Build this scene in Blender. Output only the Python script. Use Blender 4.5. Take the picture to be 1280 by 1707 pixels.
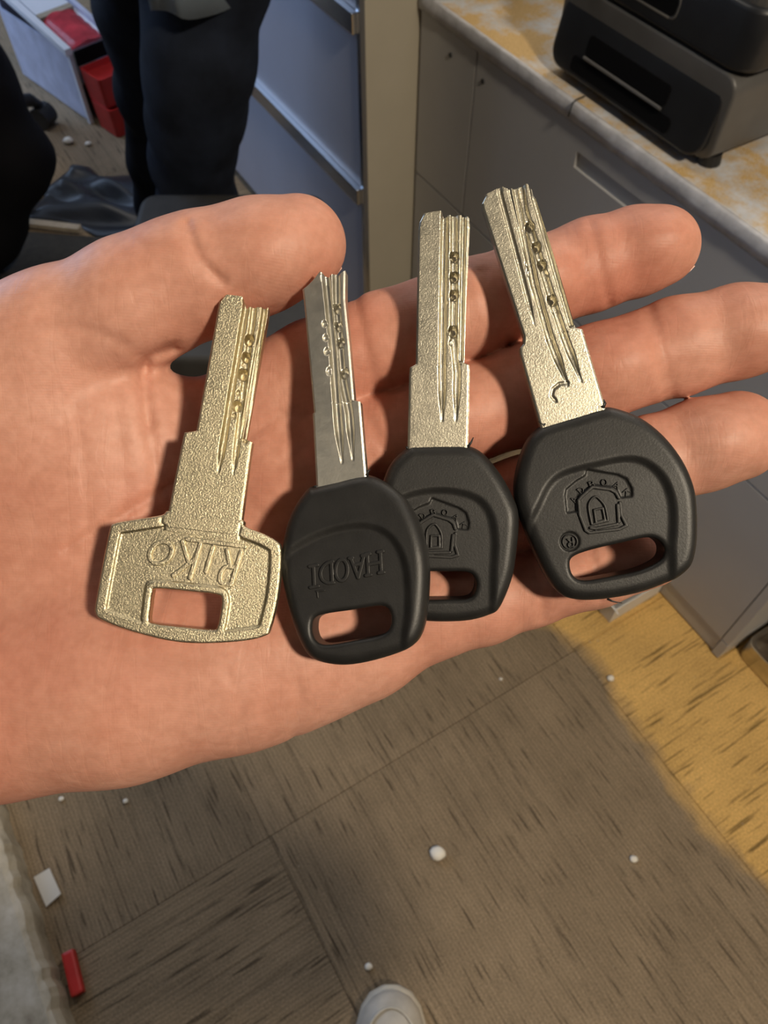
import bpy, bmesh, math, random
import numpy as np
from mathutils import Matrix, Vector

random.seed(4); np.random.seed(4)
for o in list(bpy.data.objects): bpy.data.objects.remove(o)
scn = bpy.context.scene
COL = scn.collection

# ------------------------------------------------------------------ camera
CAM_H = 1.30; PITCH = math.radians(56); FPX = 1300.0
camd = bpy.data.cameras.new('camera'); cam = bpy.data.objects.new('camera', camd); COL.objects.link(cam)
cam.location = (0, 0, CAM_H); cam.rotation_euler = (math.radians(90) - PITCH, 0, 0)
camd.sensor_fit = 'VERTICAL'; camd.sensor_height = 36; camd.sensor_width = 27
camd.lens = FPX / 1707 * 36
camd.clip_start = 0.01; camd.clip_end = 50
camd.dof.use_dof = True; camd.dof.focus_distance = 0.146; camd.dof.aperture_fstop = camd.lens / 0.6
scn.camera = cam
scn.view_settings.view_transform = 'Standard'; scn.view_settings.look = 'None'
scn.view_settings.gamma = 1; scn.view_settings.use_curve_mapping = False
scn.view_settings.exposure = -0.48

# ------------------------------------------------------------------ world and light
w = bpy.data.worlds.new('world'); scn.world = w; w.use_nodes = True
w.node_tree.nodes['Background'].inputs[0].default_value = (0.75, 0.85, 1, 1)
w.node_tree.nodes['Background'].inputs[1].default_value = 0.4
def area(name, loc, target, sx, sy, energy, col):
    d = bpy.data.lights.new(name, 'AREA'); d.shape = 'RECTANGLE'; d.size = sx; d.size_y = sy
    d.energy = energy; d.color = col
    o = bpy.data.objects.new(name, d); COL.objects.link(o); o.location = loc
    o.rotation_euler = (Vector(target) - Vector(loc)).to_track_quat('-Z', 'Y').to_euler()
    return o
PANELS = [(0.80, 0.75, 2.66), (-0.7, 1.9, 2.66), (1.1, 2.4, 2.66), (-0.9, -0.9, 2.66)]
PANEL_W = [4, 12, 32, 0.6]
for i, p in enumerate(PANELS):
    area('ceiling_panel_light', (p[0], p[1], 2.615), (p[0], p[1], 0), 0.58, 0.58, PANEL_W[i], (1.0, 0.92, 0.80))
area('window_daylight', (-2.5, 2.6, 1.5), (0.0, 2.2, 0.6), 1.9, 1.9, 72, (0.50, 0.68, 1.0))
sp = bpy.data.lights.new('downlight_beam', 'SPOT'); sp.energy = 240; sp.color = (1.0, 0.86, 0.66); sp.shadow_soft_size = 0.10
sp.spot_size = math.radians(100); sp.spot_blend = 0.6
spo = bpy.data.objects.new('downlight_beam', sp); COL.objects.link(spo); spo.location = (0.95, -0.75, 2.60); spo.rotation_euler = (Vector((0.0, 0.3, 0.6)) - Vector((0.95, -0.75, 2.60))).to_track_quat('-Z', 'Y').to_euler()

# ------------------------------------------------------------------ helpers
def mm(px, py, d):
    return np.array([(px - 640) * d / FPX, (853.5 - py) * d / FPX, -d])     # millimetres in the viewer's frame
CF = np.array([0, math.cos(PITCH), -math.sin(PITCH)]); CX = np.array([1., 0, 0]); CU = np.array([0, math.sin(PITCH), math.cos(PITCH)])
def to_world(v):
    v = np.asarray(v, float) * 0.001
    return np.array([0, 0, CAM_H]) + v[..., 0:1] * CX + v[..., 1:2] * CU - v[..., 2:3] * CF
RCAM = Matrix((CX, CU, -CF)).transposed()

def put(o, parent=None):
    COL.objects.link(o)
    if parent is not None: o.parent = parent
    return o
def tag(o, label=None, cat=None, group=None, kind=None):
    if label: o['label'] = label
    if cat: o['category'] = cat
    if group: o['group'] = group
    if kind: o['kind'] = kind
    return o
def empty(name, loc=(0, 0, 0), rz=0, label=None, cat=None, group=None, kind=None):
    o = bpy.data.objects.new(name, None); COL.objects.link(o); o.location = loc; o.rotation_euler = (0, 0, rz)
    o.empty_display_size = 0.05
    return tag(o, label, cat, group, kind)
def mesh_np(name, V, Fq, mat, parent=None, smooth=True):
    me = bpy.data.meshes.new(name); V = np.asarray(V, np.float32); Fq = np.asarray(Fq, np.int32); n = Fq.shape[1]
    me.vertices.add(len(V)); me.vertices.foreach_set('co', V.ravel())
    me.loops.add(Fq.size); me.loops.foreach_set('vertex_index', Fq.ravel())
    me.polygons.add(len(Fq)); me.polygons.foreach_set('loop_start', np.arange(0, Fq.size, n, dtype=np.int32))
    me.polygons.foreach_set('loop_total', np.full(len(Fq), n, np.int32))
    me.polygons.foreach_set('use_smooth', np.full(len(Fq), smooth, bool))
    me.update(calc_edges=True); me.validate()
    if mat: me.materials.append(mat)
    return put(bpy.data.objects.new(name, me), parent)
def bm_obj(name, bm, mat, parent=None, smooth=False, bevel=0, seg=2):
    me = bpy.data.meshes.new(name)
    bmesh.ops.recalc_face_normals(bm, faces=bm.faces[:])
    if bevel:
        es = [e for e in bm.edges if len(e.link_faces) == 2 and e.calc_face_angle(0) > 0.5]
        bmesh.ops.bevel(bm, geom=es, offset=bevel, segments=seg, profile=0.6, affect='EDGES', clamp_overlap=True)
    for f in bm.faces: f.smooth = smooth
    bm.to_mesh(me); bm.free(); me.materials.append(mat)
    return put(bpy.data.objects.new(name, me), parent)
def add_box(bm, x0, x1, y0, y1, z0, z1):
    vs = [bm.verts.new((x, y, z)) for z in (z0, z1) for x, y in ((x0, y0), (x1, y0), (x1, y1), (x0, y1))]
    for f in ((0, 3, 2, 1), (4, 5, 6, 7), (0, 1, 5, 4), (1, 2, 6, 5), (2, 3, 7, 6), (3, 0, 4, 7)):
        bm.faces.new([vs[i] for i in f])
def box(name, x0, x1, y0, y1, z0, z1, mat, parent=None, bevel=0, seg=2):
    bm = bmesh.new(); add_box(bm, x0, x1, y0, y1, z0, z1)
    return bm_obj(name, bm, mat, parent, bevel=bevel, seg=seg)
def add_prism(bm, pts, fn0, fn1):
    a = [bm.verts.new(fn0(*p)) for p in pts]; b = [bm.verts.new(fn1(*p)) for p in pts]
    n = len(pts); bm.faces.new(a[::-1]); bm.faces.new(b)
    for i in range(n): bm.faces.new((a[i], a[(i + 1) % n], b[(i + 1) % n], b[i]))
def add_tube(bm, pts, r, n=10, cap=True):
    pts = [Vector(p) for p in pts]; rs = r if isinstance(r, (list, tuple)) else [r] * len(pts)
    rings = []
    for i, p in enumerate(pts):
        d = (pts[min(i + 1, len(pts) - 1)] - pts[max(i - 1, 0)]).normalized()
        u = d.orthogonal().normalized() if i == 0 else (u - d * u.dot(d)).normalized()
        v = d.cross(u)
        rings.append([bm.verts.new(p + (u * math.cos(2 * math.pi * k / n) + v * math.sin(2 * math.pi * k / n)) * rs[i]) for k in range(n)])
    for a, b in zip(rings, rings[1:]):
        for k in range(n): bm.faces.new((a[k], a[(k + 1) % n], b[(k + 1) % n], b[k]))
    if cap: bm.faces.new(rings[0][::-1]); bm.faces.new(rings[-1])

# ---- signed distance tools
def smin(a, b, k):
    if k <= 0: return np.minimum(a, b)
    h = np.clip(0.5 + 0.5 * (b - a) / k, 0, 1)
    return b + (a - b) * h - k * h * (1 - h)
def surface_nets(vol, org, h):
    s = vol < 0
    nx, ny, nz = vol.shape
    cnt = np.zeros((nx - 1, ny - 1, nz - 1), np.int8)
    for dx in (0, 1):
        for dy in (0, 1):
            for dz in (0, 1): cnt += s[dx:nx - 1 + dx, dy:ny - 1 + dy, dz:nz - 1 + dz]
    act = (cnt > 0) & (cnt < 8)
    I = np.argwhere(act); idx = np.full(act.shape, -1, np.int32); idx[act] = np.arange(len(I))
    c = {}
    for dx in (0, 1):
        for dy in (0, 1):
            for dz in (0, 1): c[dx, dy, dz] = vol[I[:, 0] + dx, I[:, 1] + dy, I[:, 2] + dz]
    acc = np.zeros((len(I), 3)); num = np.zeros(len(I))
    ks = list(c)
    for a in ks:
        for ax in range(3):
            if a[ax] == 0:
                b = list(a); b[ax] = 1; b = tuple(b)
                va, vb = c[a], c[b]; m = (va < 0) != (vb < 0)
                t = va[m] / (va[m] - vb[m]); p = np.tile(np.array(a, float), (m.sum(), 1)); p[:, ax] = t
                acc[m] += p; num[m] += 1
    V = (I + acc / num[:, None]) * h + org
    Q = []
    for ax in range(3):
        sl0 = [slice(None)] * 3; sl1 = [slice(None)] * 3; sl0[ax] = slice(0, -1); sl1[ax] = slice(1, None)
        A = s[tuple(sl0)]; B = s[tuple(sl1)]
        o1, o2 = (ax + 1) % 3, (ax + 2) % 3
        E = np.argwhere(A != B); E = E[(E[:, o1] > 0) & (E[:, o2] > 0) & (E[:, o1] < vol.shape[o1] - 1) & (E[:, o2] < vol.shape[o2] - 1)]
        def cell(d1, d2):
            k = E.copy(); k[:, o1] -= d1; k[:, o2] -= d2
            return idx[k[:, 0], k[:, 1], k[:, 2]]
        q = np.stack([cell(1, 1), cell(0, 1), cell(0, 0), cell(1, 0)], 1)
        fl = ~A[E[:, 0], E[:, 1], E[:, 2]]
        q[fl] = q[fl][:, ::-1]
        Q.append(q)
    return V, np.concatenate(Q)
class Field:
    def __init__(s, lo, hi, h):
        s.lo = np.array(lo, float); s.h = h; s.n = np.ceil((np.array(hi) - s.lo) / h).astype(int) + 1
        s.ax = [s.lo[i] + h * np.arange(s.n[i]) for i in range(3)]
        s.v = np.full(s.n, 30.0, np.float32)
    def block(s, lo, hi):
        a = np.clip(np.floor((np.array(lo) - s.lo) / s.h).astype(int), 0, s.n - 1)
        b = np.clip(np.ceil((np.array(hi) - s.lo) / s.h).astype(int) + 1, a + 1, s.n)
        sl = tuple(slice(a[i], b[i]) for i in range(3))
        g = np.meshgrid(*[s.ax[i][sl[i]].astype(np.float32) for i in range(3)], indexing='ij', sparse=True)
        return sl, g
def cone_d(g, a, b, ra, rb, flat=1.0):
    ba = b - a; l2 = float(ba @ ba) + 1e-9
    px, py, pz = g[0] - a[0], g[1] - a[1], g[2] - a[2]
    t = np.clip((px * ba[0] + py * ba[1] + pz * ba[2]) / l2, 0, 1)
    return np.sqrt((px - t * ba[0]) ** 2 + (py - t * ba[1]) ** 2 + ((pz - t * ba[2]) / flat) ** 2) - (ra + t * (rb - ra))
def ell_d(g, c, r):
    x, y, z = (g[0] - c[0]) / r[0], (g[1] - c[1]) / r[1], (g[2] - c[2]) / r[2]
    k0 = np.sqrt(x * x + y * y + z * z)
    k1 = np.sqrt((x / r[0]) ** 2 + (y / r[1]) ** 2 + (z / r[2]) ** 2) + 1e-9
    return k0 * (k0 - 1) / k1
def chain(F, pts, kin, kout, pad=8):
    """pts: (xyz, r); a tapering limb merged inside with kin, onto the field with kout"""
    P = [np.array(p[0], float) for p in pts]; R = [p[1] for p in pts]
    lo = np.min([p - r for p, r in zip(P, R)], 0) - pad; hi = np.max([p + r for p, r in zip(P, R)], 0) + pad
    sl, g = F.block(lo, hi); d = None
    for i in range(len(P) - 1):
        c = cone_d(g, P[i], P[i + 1], R[i], R[i + 1]); d = c if d is None else smin(d, c, kin)
    F.v[sl] = smin(F.v[sl], d, kout)
def catmull(pts, n=6, closed=True):
    P = np.array(pts, float); N = len(P); out = []
    for i in range(N if closed else N - 1):
        p0, p1, p2, p3 = (P[(i + k) % N] if closed else P[min(max(i + k, 0), N - 1)] for k in (-1, 0, 1, 2))
        for t in np.linspace(0, 1, n, endpoint=False):
            out.append(0.5 * (2 * p1 + (p2 - p0) * t + (2 * p0 - 5 * p1 + 4 * p2 - p3) * t * t + (3 * p1 - p0 - 3 * p2 + p3) * t ** 3))
    if not closed: out.append(P[-1])
    return np.array(out)
def seg_d2(X, Y, a, b):
    ba = b - a; t = np.clip(((X - a[0]) * ba[0] + (Y - a[1]) * ba[1]) / (ba @ ba + 1e-12), 0, 1)
    return (X - a[0] - t * ba[0]) ** 2 + (Y - a[1] - t * ba[1]) ** 2
def line_sd(X, Y, P):
    P = np.array(P, float); d = np.full(np.broadcast(X, Y).shape, 1e9)
    for a, b in zip(P[:-1], P[1:]): d = np.minimum(d, seg_d2(X, Y, a, b))
    return np.sqrt(d)
def poly_sd(X, Y, P):
    P = np.array(P, float); d = np.full(np.broadcast(X, Y).shape, 1e9); ins = np.zeros(d.shape, bool)
    for a, b in zip(P, np.roll(P, -1, 0)):
        d = np.minimum(d, seg_d2(X, Y, a, b))
        c = (a[1] > Y) != (b[1] > Y)
        with np.errstate(divide='ignore', invalid='ignore'):
            ins ^= c & (X < (b[0] - a[0]) * (Y - a[1]) / (b[1] - a[1]) + a[0])
    return np.sqrt(d) * np.where(ins, -1, 1)
def sstep(x): x = np.clip(x, 0, 1); return x * x * (3 - 2 * x)

# ------------------------------------------------------------------ materials
def new_mat(name):
    m = bpy.data.materials.new(name); m.use_nodes = True; nt = m.node_tree
    b = nt.nodes['Principled BSDF']
    return m, nt, b
def nd(nt, t, **kw):
    n = nt.nodes.new(t)
    for k, v in kw.items(): setattr(n, k, v)
    return n
def ramp(nt, src, stops):
    r = nd(nt, 'ShaderNodeValToRGB'); e = r.color_ramp.elements
    while len(e) < len(stops): e.new(0.5)
    for i, (p, c) in enumerate(stops): e[i].position = p; e[i].color = (*c, 1) if len(c) == 3 else c
    nt.links.new(src, r.inputs[0]); return r
def noise(nt, scale, detail=3, rough=0.5, coord='Object', dist=0):
    tc = nd(nt, 'ShaderNodeTexCoord'); n = nd(nt, 'ShaderNodeTexNoise')
    n.inputs['Scale'].default_value = scale; n.inputs['Detail'].default_value = detail
    n.inputs['Roughness'].default_value = rough; n.inputs['Distortion'].default_value = dist
    nt.links.new(tc.outputs[coord], n.inputs['Vector']); return n
def bump(nt, b, src, strength, dist=0.001, prev=None):
    n = nd(nt, 'ShaderNodeBump'); n.inputs['Strength'].default_value = strength; n.inputs['Distance'].default_value = dist
    nt.links.new(src, n.inputs['Height'])
    if prev: nt.links.new(prev.outputs[0], n.inputs['Normal'])
    nt.links.new(n.outputs[0], b.inputs['Normal']); return n
def simple(name, col, rough=0.5, metal=0.0, nscale=0, namp=0.15, bscale=0, bstr=0.1, bdist=0.001, spec=None, sss=0):
    m, nt, b = new_mat(name)
    b.inputs['Base Color'].default_value = (*col, 1); b.inputs['Roughness'].default_value = rough; b.inputs['Metallic'].default_value = metal
    if spec is not None: b.inputs['Specular IOR Level'].default_value = spec
    if nscale:
        n = noise(nt, nscale, 5, 0.6)
        r = ramp(nt, n.outputs[0], [(0.3, tuple(c * (1 - namp) for c in col)), (0.7, tuple(min(1, c * (1 + namp)) for c in col))])
        nt.links.new(r.outputs[0], b.inputs['Base Color'])
    if bscale:
        n = noise(nt, bscale, 4, 0.6); bump(nt, b, n.outputs[0], bstr, bdist)
    return m

M = {}
# skin
m, nt, b = new_mat('skin'); M['skin'] = m
n1 = noise(nt, 26, 5, 0.6); r1 = ramp(nt, n1.outputs[0], [(0.30, (0.53, 0.215, 0.150)), (0.52, (0.595, 0.285, 0.205)), (0.72, (0.65, 0.345, 0.260))])
n2 = noise(nt, 420, 3, 0.6); r2 = ramp(nt, n2.outputs[0], [(0.35, (0.90, 0.88, 0.86)), (0.65, (1, 1, 1))])
mx = nd(nt, 'ShaderNodeMix', data_type='RGBA', blend_type='MULTIPLY'); mx.inputs[0].default_value = 1
nt.links.new(r1.outputs[0], mx.inputs[6]); nt.links.new(r2.outputs[0], mx.inputs[7]); nt.links.new(mx.outputs[2], b.inputs['Base Color'])
b.inputs['Roughness'].default_value = 0.50; b.inputs['Specular IOR Level'].default_value = 0.30
b.inputs['Subsurface Weight'].default_value = 0.18; b.inputs['Subsurface Radius'].default_value = (1.0, 0.35, 0.2); b.inputs['Subsurface Scale'].default_value = 0.0025
tc = nd(nt, 'ShaderNodeTexCoord'); wv = nd(nt, 'ShaderNodeTexWave'); wv.bands_direction = 'Y'
wv.inputs['Scale'].default_value = 620; wv.inputs['Distortion'].default_value = 22; wv.inputs['Detail'].default_value = 1.0; wv.inputs['Detail Scale'].default_value = 0.09
nt.links.new(tc.outputs['Object'], wv.inputs['Vector'])
b1 = bump(nt, b, wv.outputs['Fac'], 0.05, 0.0002)
vo = nd(nt, 'ShaderNodeTexVoronoi', feature='DISTANCE_TO_EDGE'); vo.inputs['Scale'].default_value = 230
nt.links.new(tc.outputs['Object'], vo.inputs['Vector'])
rv = ramp(nt, vo.outputs['Distance'], [(0.0, (0, 0, 0)), (0.12, (1, 1, 1))])
b2 = bump(nt, b, rv.outputs[0], 0.06, 0.0003, b1)
n3 = noise(nt, 160, 4, 0.6); b3 = bump(nt, b, n3.outputs[0], 0.30, 0.0006, b2)
mpw = nd(nt, 'ShaderNodeMapping'); mpw.inputs['Scale'].default_value = (420, 60, 60); nt.links.new(tc.outputs['Object'], mpw.inputs[0])
nw = nd(nt, 'ShaderNodeTexNoise'); nw.inputs['Scale'].default_value = 1; nw.inputs['Detail'].default_value = 3; nw.inputs['Distortion'].default_value = 1.2; nt.links.new(mpw.outputs[0], nw.inputs['Vector'])
rw = ramp(nt, nw.outputs[0], [(0.36, (0, 0, 0)), (0.46, (1, 1, 1))]); b4 = bump(nt, b, rw.outputs[0], 0.10, 0.0004, b3)
M['nail'] = simple('nail', (0.75, 0.48, 0.40), 0.3)
# metals
def key_metal(name, col, rough, gscale, gstr, gd=0.00014):
    m, nt, b = new_mat(name); b.inputs['Metallic'].default_value = 1
    n = noise(nt, 260, 4, 0.7); r = ramp(nt, n.outputs[0], [(0.35, tuple(c * 0.88 for c in col)), (0.65, col)])
    nt.links.new(r.outputs[0], b.inputs['Base Color'])
    n2 = noise(nt, 300, 3, 0.6); r2 = ramp(nt, n2.outputs[0], [(0.3, (rough - 0.03,) * 3), (0.7, (rough + 0.05,) * 3)])
    nt.links.new(r2.outputs[0], b.inputs['Roughness'])
    g = noise(nt, gscale, 3, 0.7); b1 = bump(nt, b, g.outputs[0], gstr, gd)
    return m
M['key_grain'] = key_metal('grained_nickel_metal', (0.70, 0.62, 0.43), 0.34, 3000, 1.0, 0.00012)
M['key_satin'] = key_metal('satin_nickel_metal', (0.74, 0.71, 0.62), 0.40, 1500, 0.2)
M['key_grain2'] = key_metal('sparkling_nickel_metal', (0.60, 0.56, 0.45), 0.34, 2800, 0.7, 0.00008)
M['black_plastic'] = simple('black_key_plastic', (0.016, 0.0155, 0.015), 0.46, 0, 300, 0.2, 2600, 0.4, 0.00008, spec=0.48)
# furniture
M['blue_metal'] = simple('blue_grey_laminate', (0.46, 0.48, 0.57), 0.36, 0.0, 6, 0.04)
M['strip_metal'] = simple('brushed_aluminium', (0.72, 0.75, 0.80), 0.22, 1)
M['warm_lit_grey'] = simple('warm_lit_side_panel', (0.44, 0.40, 0.32), 0.45, 0, 5, 0.05)  # grey cabinet side with the warm light on it painted into the colour
M['grey_lam'] = simple('grey_laminate', (0.47, 0.465, 0.47), 0.38, 0, 5, 0.05)
M['grey_dark'] = simple('dark_gap', (0.03, 0.03, 0.032), 0.6)
M['black_machine'] = simple('black_machine_plastic', (0.011, 0.012, 0.015), 0.38, 0, 20, 0.25)
M['grey_machine'] = simple('grey_machine_body', (0.095, 0.092, 0.090), 0.40, 0, 12, 0.15)
M['void'] = simple('matt_black', (0.004, 0.004, 0.005), 0.8, spec=0.1)
M['steel'] = simple('worn_steel', (0.55, 0.52, 0.46), 0.30, 1, 25, 0.25)
M['jeans'] = simple('dark_denim', (0.011, 0.015, 0.026), 0.85, 0, 9, 0.7, 900, 0.3, 0.001, spec=0.2)
M['shirt'] = simple('grey_shirt', (0.26, 0.33, 0.42), 0.8, 0, 15, 0.1)
M['rubber'] = simple('black_rubber', (0.012, 0.012, 0.013), 0.55)
M['black_cloth'] = simple('black_cloth', (0.004, 0.004, 0.006), 0.85, spec=0.15)
M['stool_fabric'] = simple('dark_grey_vinyl', (0.040, 0.038, 0.036), 0.55, 0, 40, 0.15)
M['bag_film'] = simple('dark_plastic_film', (0.020, 0.022, 0.028), 0.42)
M['mat'] = simple('dark_brown_floor_shade', (0.028, 0.025, 0.020), 0.85, 0, 60, 0.3)  # dark tone standing in for shade on the floor under things
M['tan_wood'] = simple('pale_wood', (0.36, 0.30, 0.22), 0.6, 0, 30, 0.2)
M['white_plastic'] = simple('white_plastic', (0.72, 0.74, 0.80), 0.4)
M['milky'] = simple('milky_plastic', (0.50, 0.52, 0.66), 0.45, 0, 18, 0.15)
M['red'] = simple('red_plastic', (0.50, 0.025, 0.022), 0.4, 0, 20, 0.15)
M['pink'] = simple('pink_red_film', (0.80, 0.10, 0.13), 0.2, 0, 14, 0.35)
M['scrap'] = simple('white_scrap', (0.80, 0.76, 0.68), 0.6)
M['skinwhite'] = simple('white_card', (0.72, 0.70, 0.66), 0.5)
M['shoe'] = simple('cream_leather', (0.52, 0.48, 0.42), 0.5, 0, 40, 0.15)
M['shoe_sole'] = simple('pale_rubber', (0.60, 0.55, 0.46), 0.55, 0, 30, 0.1)
M['sleeve'] = simple('dark_sleeve_cloth', (0.03, 0.032, 0.04), 0.85)
M['wall'] = simple('wall_paint', (0.20, 0.19, 0.175), 0.7)
M['ceil'] = simple('ceiling_paint', (0.32, 0.31, 0.29), 0.8)
m, nt, b = new_mat('lamp_diffuser'); M['lamp'] = m
b.inputs['Emission Color'].default_value = (1, 0.92, 0.8, 1); b.inputs['Emission Strength'].default_value = 1.0
m, nt, b = new_mat('window_glass'); M['glass'] = m
b.inputs['Transmission Weight'].default_value = 1; b.inputs['Roughness'].default_value = 0.02
# frame of the furniture: E1 runs along the counter front, NN points into the counter
E1 = Vector((0.517, -0.856, 0)).normalized(); NN = Vector((0.856, 0.517, 0)).normalized()
RZ = math.atan2(E1.y, E1.x)
def tw(t, wv_, z=0.0): p = -E1 * t + NN * wv_; return (p.x, p.y, z)

# worktop material: grey painted board dusted with brass filings
def dusty(name, base, lo, hi, nsc):
    m, nt, b = new_mat(name)
    n = noise(nt, nsc, 9, 0.74); n2 = noise(nt, 700, 2, 0.6)
    r = ramp(nt, n.outputs[0], [(lo, (0, 0, 0)), (hi, (1, 1, 1))])
    rd = ramp(nt, n2.outputs[0], [(0.3, (0.38, 0.235, 0.085)), (0.6, (0.62, 0.42, 0.18)), (0.8, (0.80, 0.62, 0.34))])
    nb = noise(nt, 30, 5, 0.6); rb = ramp(nt, nb.outputs[0], [(0.3, tuple(c * 0.75 for c in base)), (0.7, base)])
    mx = nd(nt, 'ShaderNodeMix', data_type='RGBA'); nt.links.new(r.outputs[0], mx.inputs[0])
    nt.links.new(rb.outputs[0], mx.inputs[6]); nt.links.new(rd.outputs[0], mx.inputs[7]); nt.links.new(mx.outputs[2], b.inputs['Base Color'])
    b.inputs['Roughness'].default_value = 0.55
    bump(nt, b, n2.outputs[0], 0.3, 0.001); return m
M['worktop'] = dusty('worktop_with_brass_dust', (0.62, 0.63, 0.66), 0.42, 0.54, 7)
M['dust'] = dusty('brass_dust', (0.5, 0.36, 0.17), 0.2, 0.5, 40)
M['edge'] = simple('chipped_white_edging', (0.50, 0.50, 0.53), 0.55, 0, 35, 0.22, 200, 0.4, 0.002)
m, nt, b = new_mat('weathered_board'); M['board'] = m
n = noise(nt, 14, 6, 0.7); r = ramp(nt, n.outputs[0], [(0.3, (0.22, 0.18, 0.13)), (0.5, (0.48, 0.43, 0.34)), (0.7, (0.66, 0.61, 0.53))])
nt.links.new(r.outputs[0], b.inputs['Base Color']); b.inputs['Roughness'].default_value = 0.6; bump(nt, b, n.outputs[0], 0.3, 0.003)

# carpet: ribs along the tile's own x, brass dust lying along the counter foot
def carpet():
    m, nt, b = new_mat('ribbed_carpet')
    tc = nd(nt, 'ShaderNodeTexCoord'); L = nt.links
    def mapped(sx, sy, sz=1):
        mp = nd(nt, 'ShaderNodeMapping'); mp.inputs['Scale'].default_value = (sx, sy, sz); L.new(tc.outputs['Object'], mp.inputs[0]); return mp
    oi = nd(nt, 'ShaderNodeObjectInfo')
    rib = nd(nt, 'ShaderNodeTexNoise', noise_dimensions='4D'); rib.inputs['Scale'].default_value = 1; rib.inputs['Detail'].default_value = 2
    mp = mapped(2.2, 150); L.new(mp.outputs[0], rib.inputs['Vector']); L.new(oi.outputs['Random'], rib.inputs['W'])
    rr = ramp(nt, rib.outputs[0], [(0.28, (0.66,) * 3), (0.40, (0.90,) * 3), (0.60, (1, 1, 1))])
    dash = nd(nt, 'ShaderNodeTexNoise', noise_dimensions='4D'); dash.inputs['Scale'].default_value = 1; dash.inputs['Detail'].default_value = 1
    mp2 = mapped(13, 230); L.new(mp2.outputs[0], dash.inputs['Vector']); L.new(oi.outputs['Random'], dash.inputs['W'])
    rd = ramp(nt, dash.outputs[0], [(0.31, (0.34,) * 3), (0.39, (1, 1, 1))])
    fl = noise(nt, 380, 3, 0.7); rf = ramp(nt, fl.outputs[0], [(0.3, (0.48,) * 3), (0.7, (1.25,) * 3)])
    pt = noise(nt, 9, 4, 0.6); rp = ramp(nt, pt.outputs[0], [(0.3, (0.82,) * 3), (0.7, (1.1,) * 3)])
    geo = nd(nt, 'ShaderNodeNewGeometry')
    dot = nd(nt, 'ShaderNodeVectorMath', operation='DOT_PRODUCT'); L.new(geo.outputs['Position'], dot.inputs[0]); dot.inputs[1].default_value = NN
    en = nd(nt, 'ShaderNodeTexNoise'); en.inputs['Scale'].default_value = 7; en.inputs['Detail'].default_value = 5; L.new(geo.outputs['Position'], en.inputs['Vector'])
    ma = nd(nt, 'ShaderNodeMath', operation='MULTIPLY_ADD'); ma.inputs[1].default_value = 0.18; L.new(en.outputs[0], ma.inputs[0]); L.new(dot.outputs['Value'], ma.inputs[2])
    mk = nd(nt, 'ShaderNodeMapRange'); mk.inputs['From Min'].default_value = 0.655; mk.inputs['From Max'].default_value = 0.70; L.new(ma.outputs[0], mk.inputs['Value'])
    # the far stretch is grey and swept
    dt = nd(nt, 'ShaderNodeMapRange'); L.new(dot.outputs['Value'], dt.inputs['Value'])
    base = nd(nt, 'ShaderNodeMix', data_type='RGBA'); base.inputs[6].default_value = (0.33, 0.250, 0.165, 1); base.inputs[7].default_value = (0.78, 0.49, 0.17, 1)
    dta = nd(nt, 'ShaderNodeVectorMath', operation='DOT_PRODUCT'); L.new(geo.outputs['Position'], dta.inputs[0]); dta.inputs[1].default_value = -E1
    mt = nd(nt, 'ShaderNodeMapRange'); mt.inputs['From Min'].default_value = 0.75; mt.inputs['From Max'].default_value = 0.45; L.new(dta.outputs['Value'], mt.inputs['Value'])
    mkk = nd(nt, 'ShaderNodeMath', operation='MULTIPLY'); L.new(mk.outputs[0], mkk.inputs[0]); L.new(mt.outputs[0], mkk.inputs[1]); mk = mkk
    L.new(mk.outputs[0], base.inputs[0])
    cur = base.outputs[2]
    ribfac = nd(nt, 'ShaderNodeMapRange'); ribfac.inputs['To Min'].default_value = 1; ribfac.inputs['To Max'].default_value = 0.35; L.new(mk.outputs[0], ribfac.inputs['Value'])
    wr_ = nd(nt, 'ShaderNodeTexWave'); wr_.bands_direction = 'Y'; wr_.inputs['Scale'].default_value = 52; wr_.inputs['Distortion'].default_value = 1.5; wr_.inputs['Detail'].default_value = 2; wr_.inputs['Detail Scale'].default_value = 6
    L.new(tc.outputs['Object'], wr_.inputs['Vector']); rwv = ramp(nt, wr_.outputs['Fac'], [(0.15, (0.82,) * 3), (0.55, (1, 1, 1))])
    for i, s in enumerate((rr, rd, rf, rp, rwv)):
        mx = nd(nt, 'ShaderNodeMix', data_type='RGBA', blend_type='MULTIPLY'); L.new(cur, mx.inputs[6]); L.new(s.outputs[0], mx.inputs[7])
        mx.inputs[0].default_value = 0.9
        if i in (0, 4): L.new(ribfac.outputs[0], mx.inputs[0])
        cur = mx.outputs[2]
    sp_ = noise(nt, 150, 1, 0.5); rs = ramp(nt, sp_.outputs[0], [(0.75, (0, 0, 0)), (0.80, (.6, .6, .6))])
    mx = nd(nt, 'ShaderNodeMix', data_type='RGBA'); L.new(rs.outputs[0], mx.inputs[0]); L.new(cur, mx.inputs[6]); mx.inputs[7].default_value = (0.42, 0.36, 0.27, 1)
    L.new(mx.outputs[2], b.inputs['Base Color']); b.inputs['Roughness'].default_value = 0.9; b.inputs['Specular IOR Level'].default_value = 0.15
    b1 = bump(nt, b, rr.outputs[0], 0.5, 0.003); bump(nt, b, fl.outputs[0], 0.5, 0.002, b1)
    return m
M['carpet'] = carpet()

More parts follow.
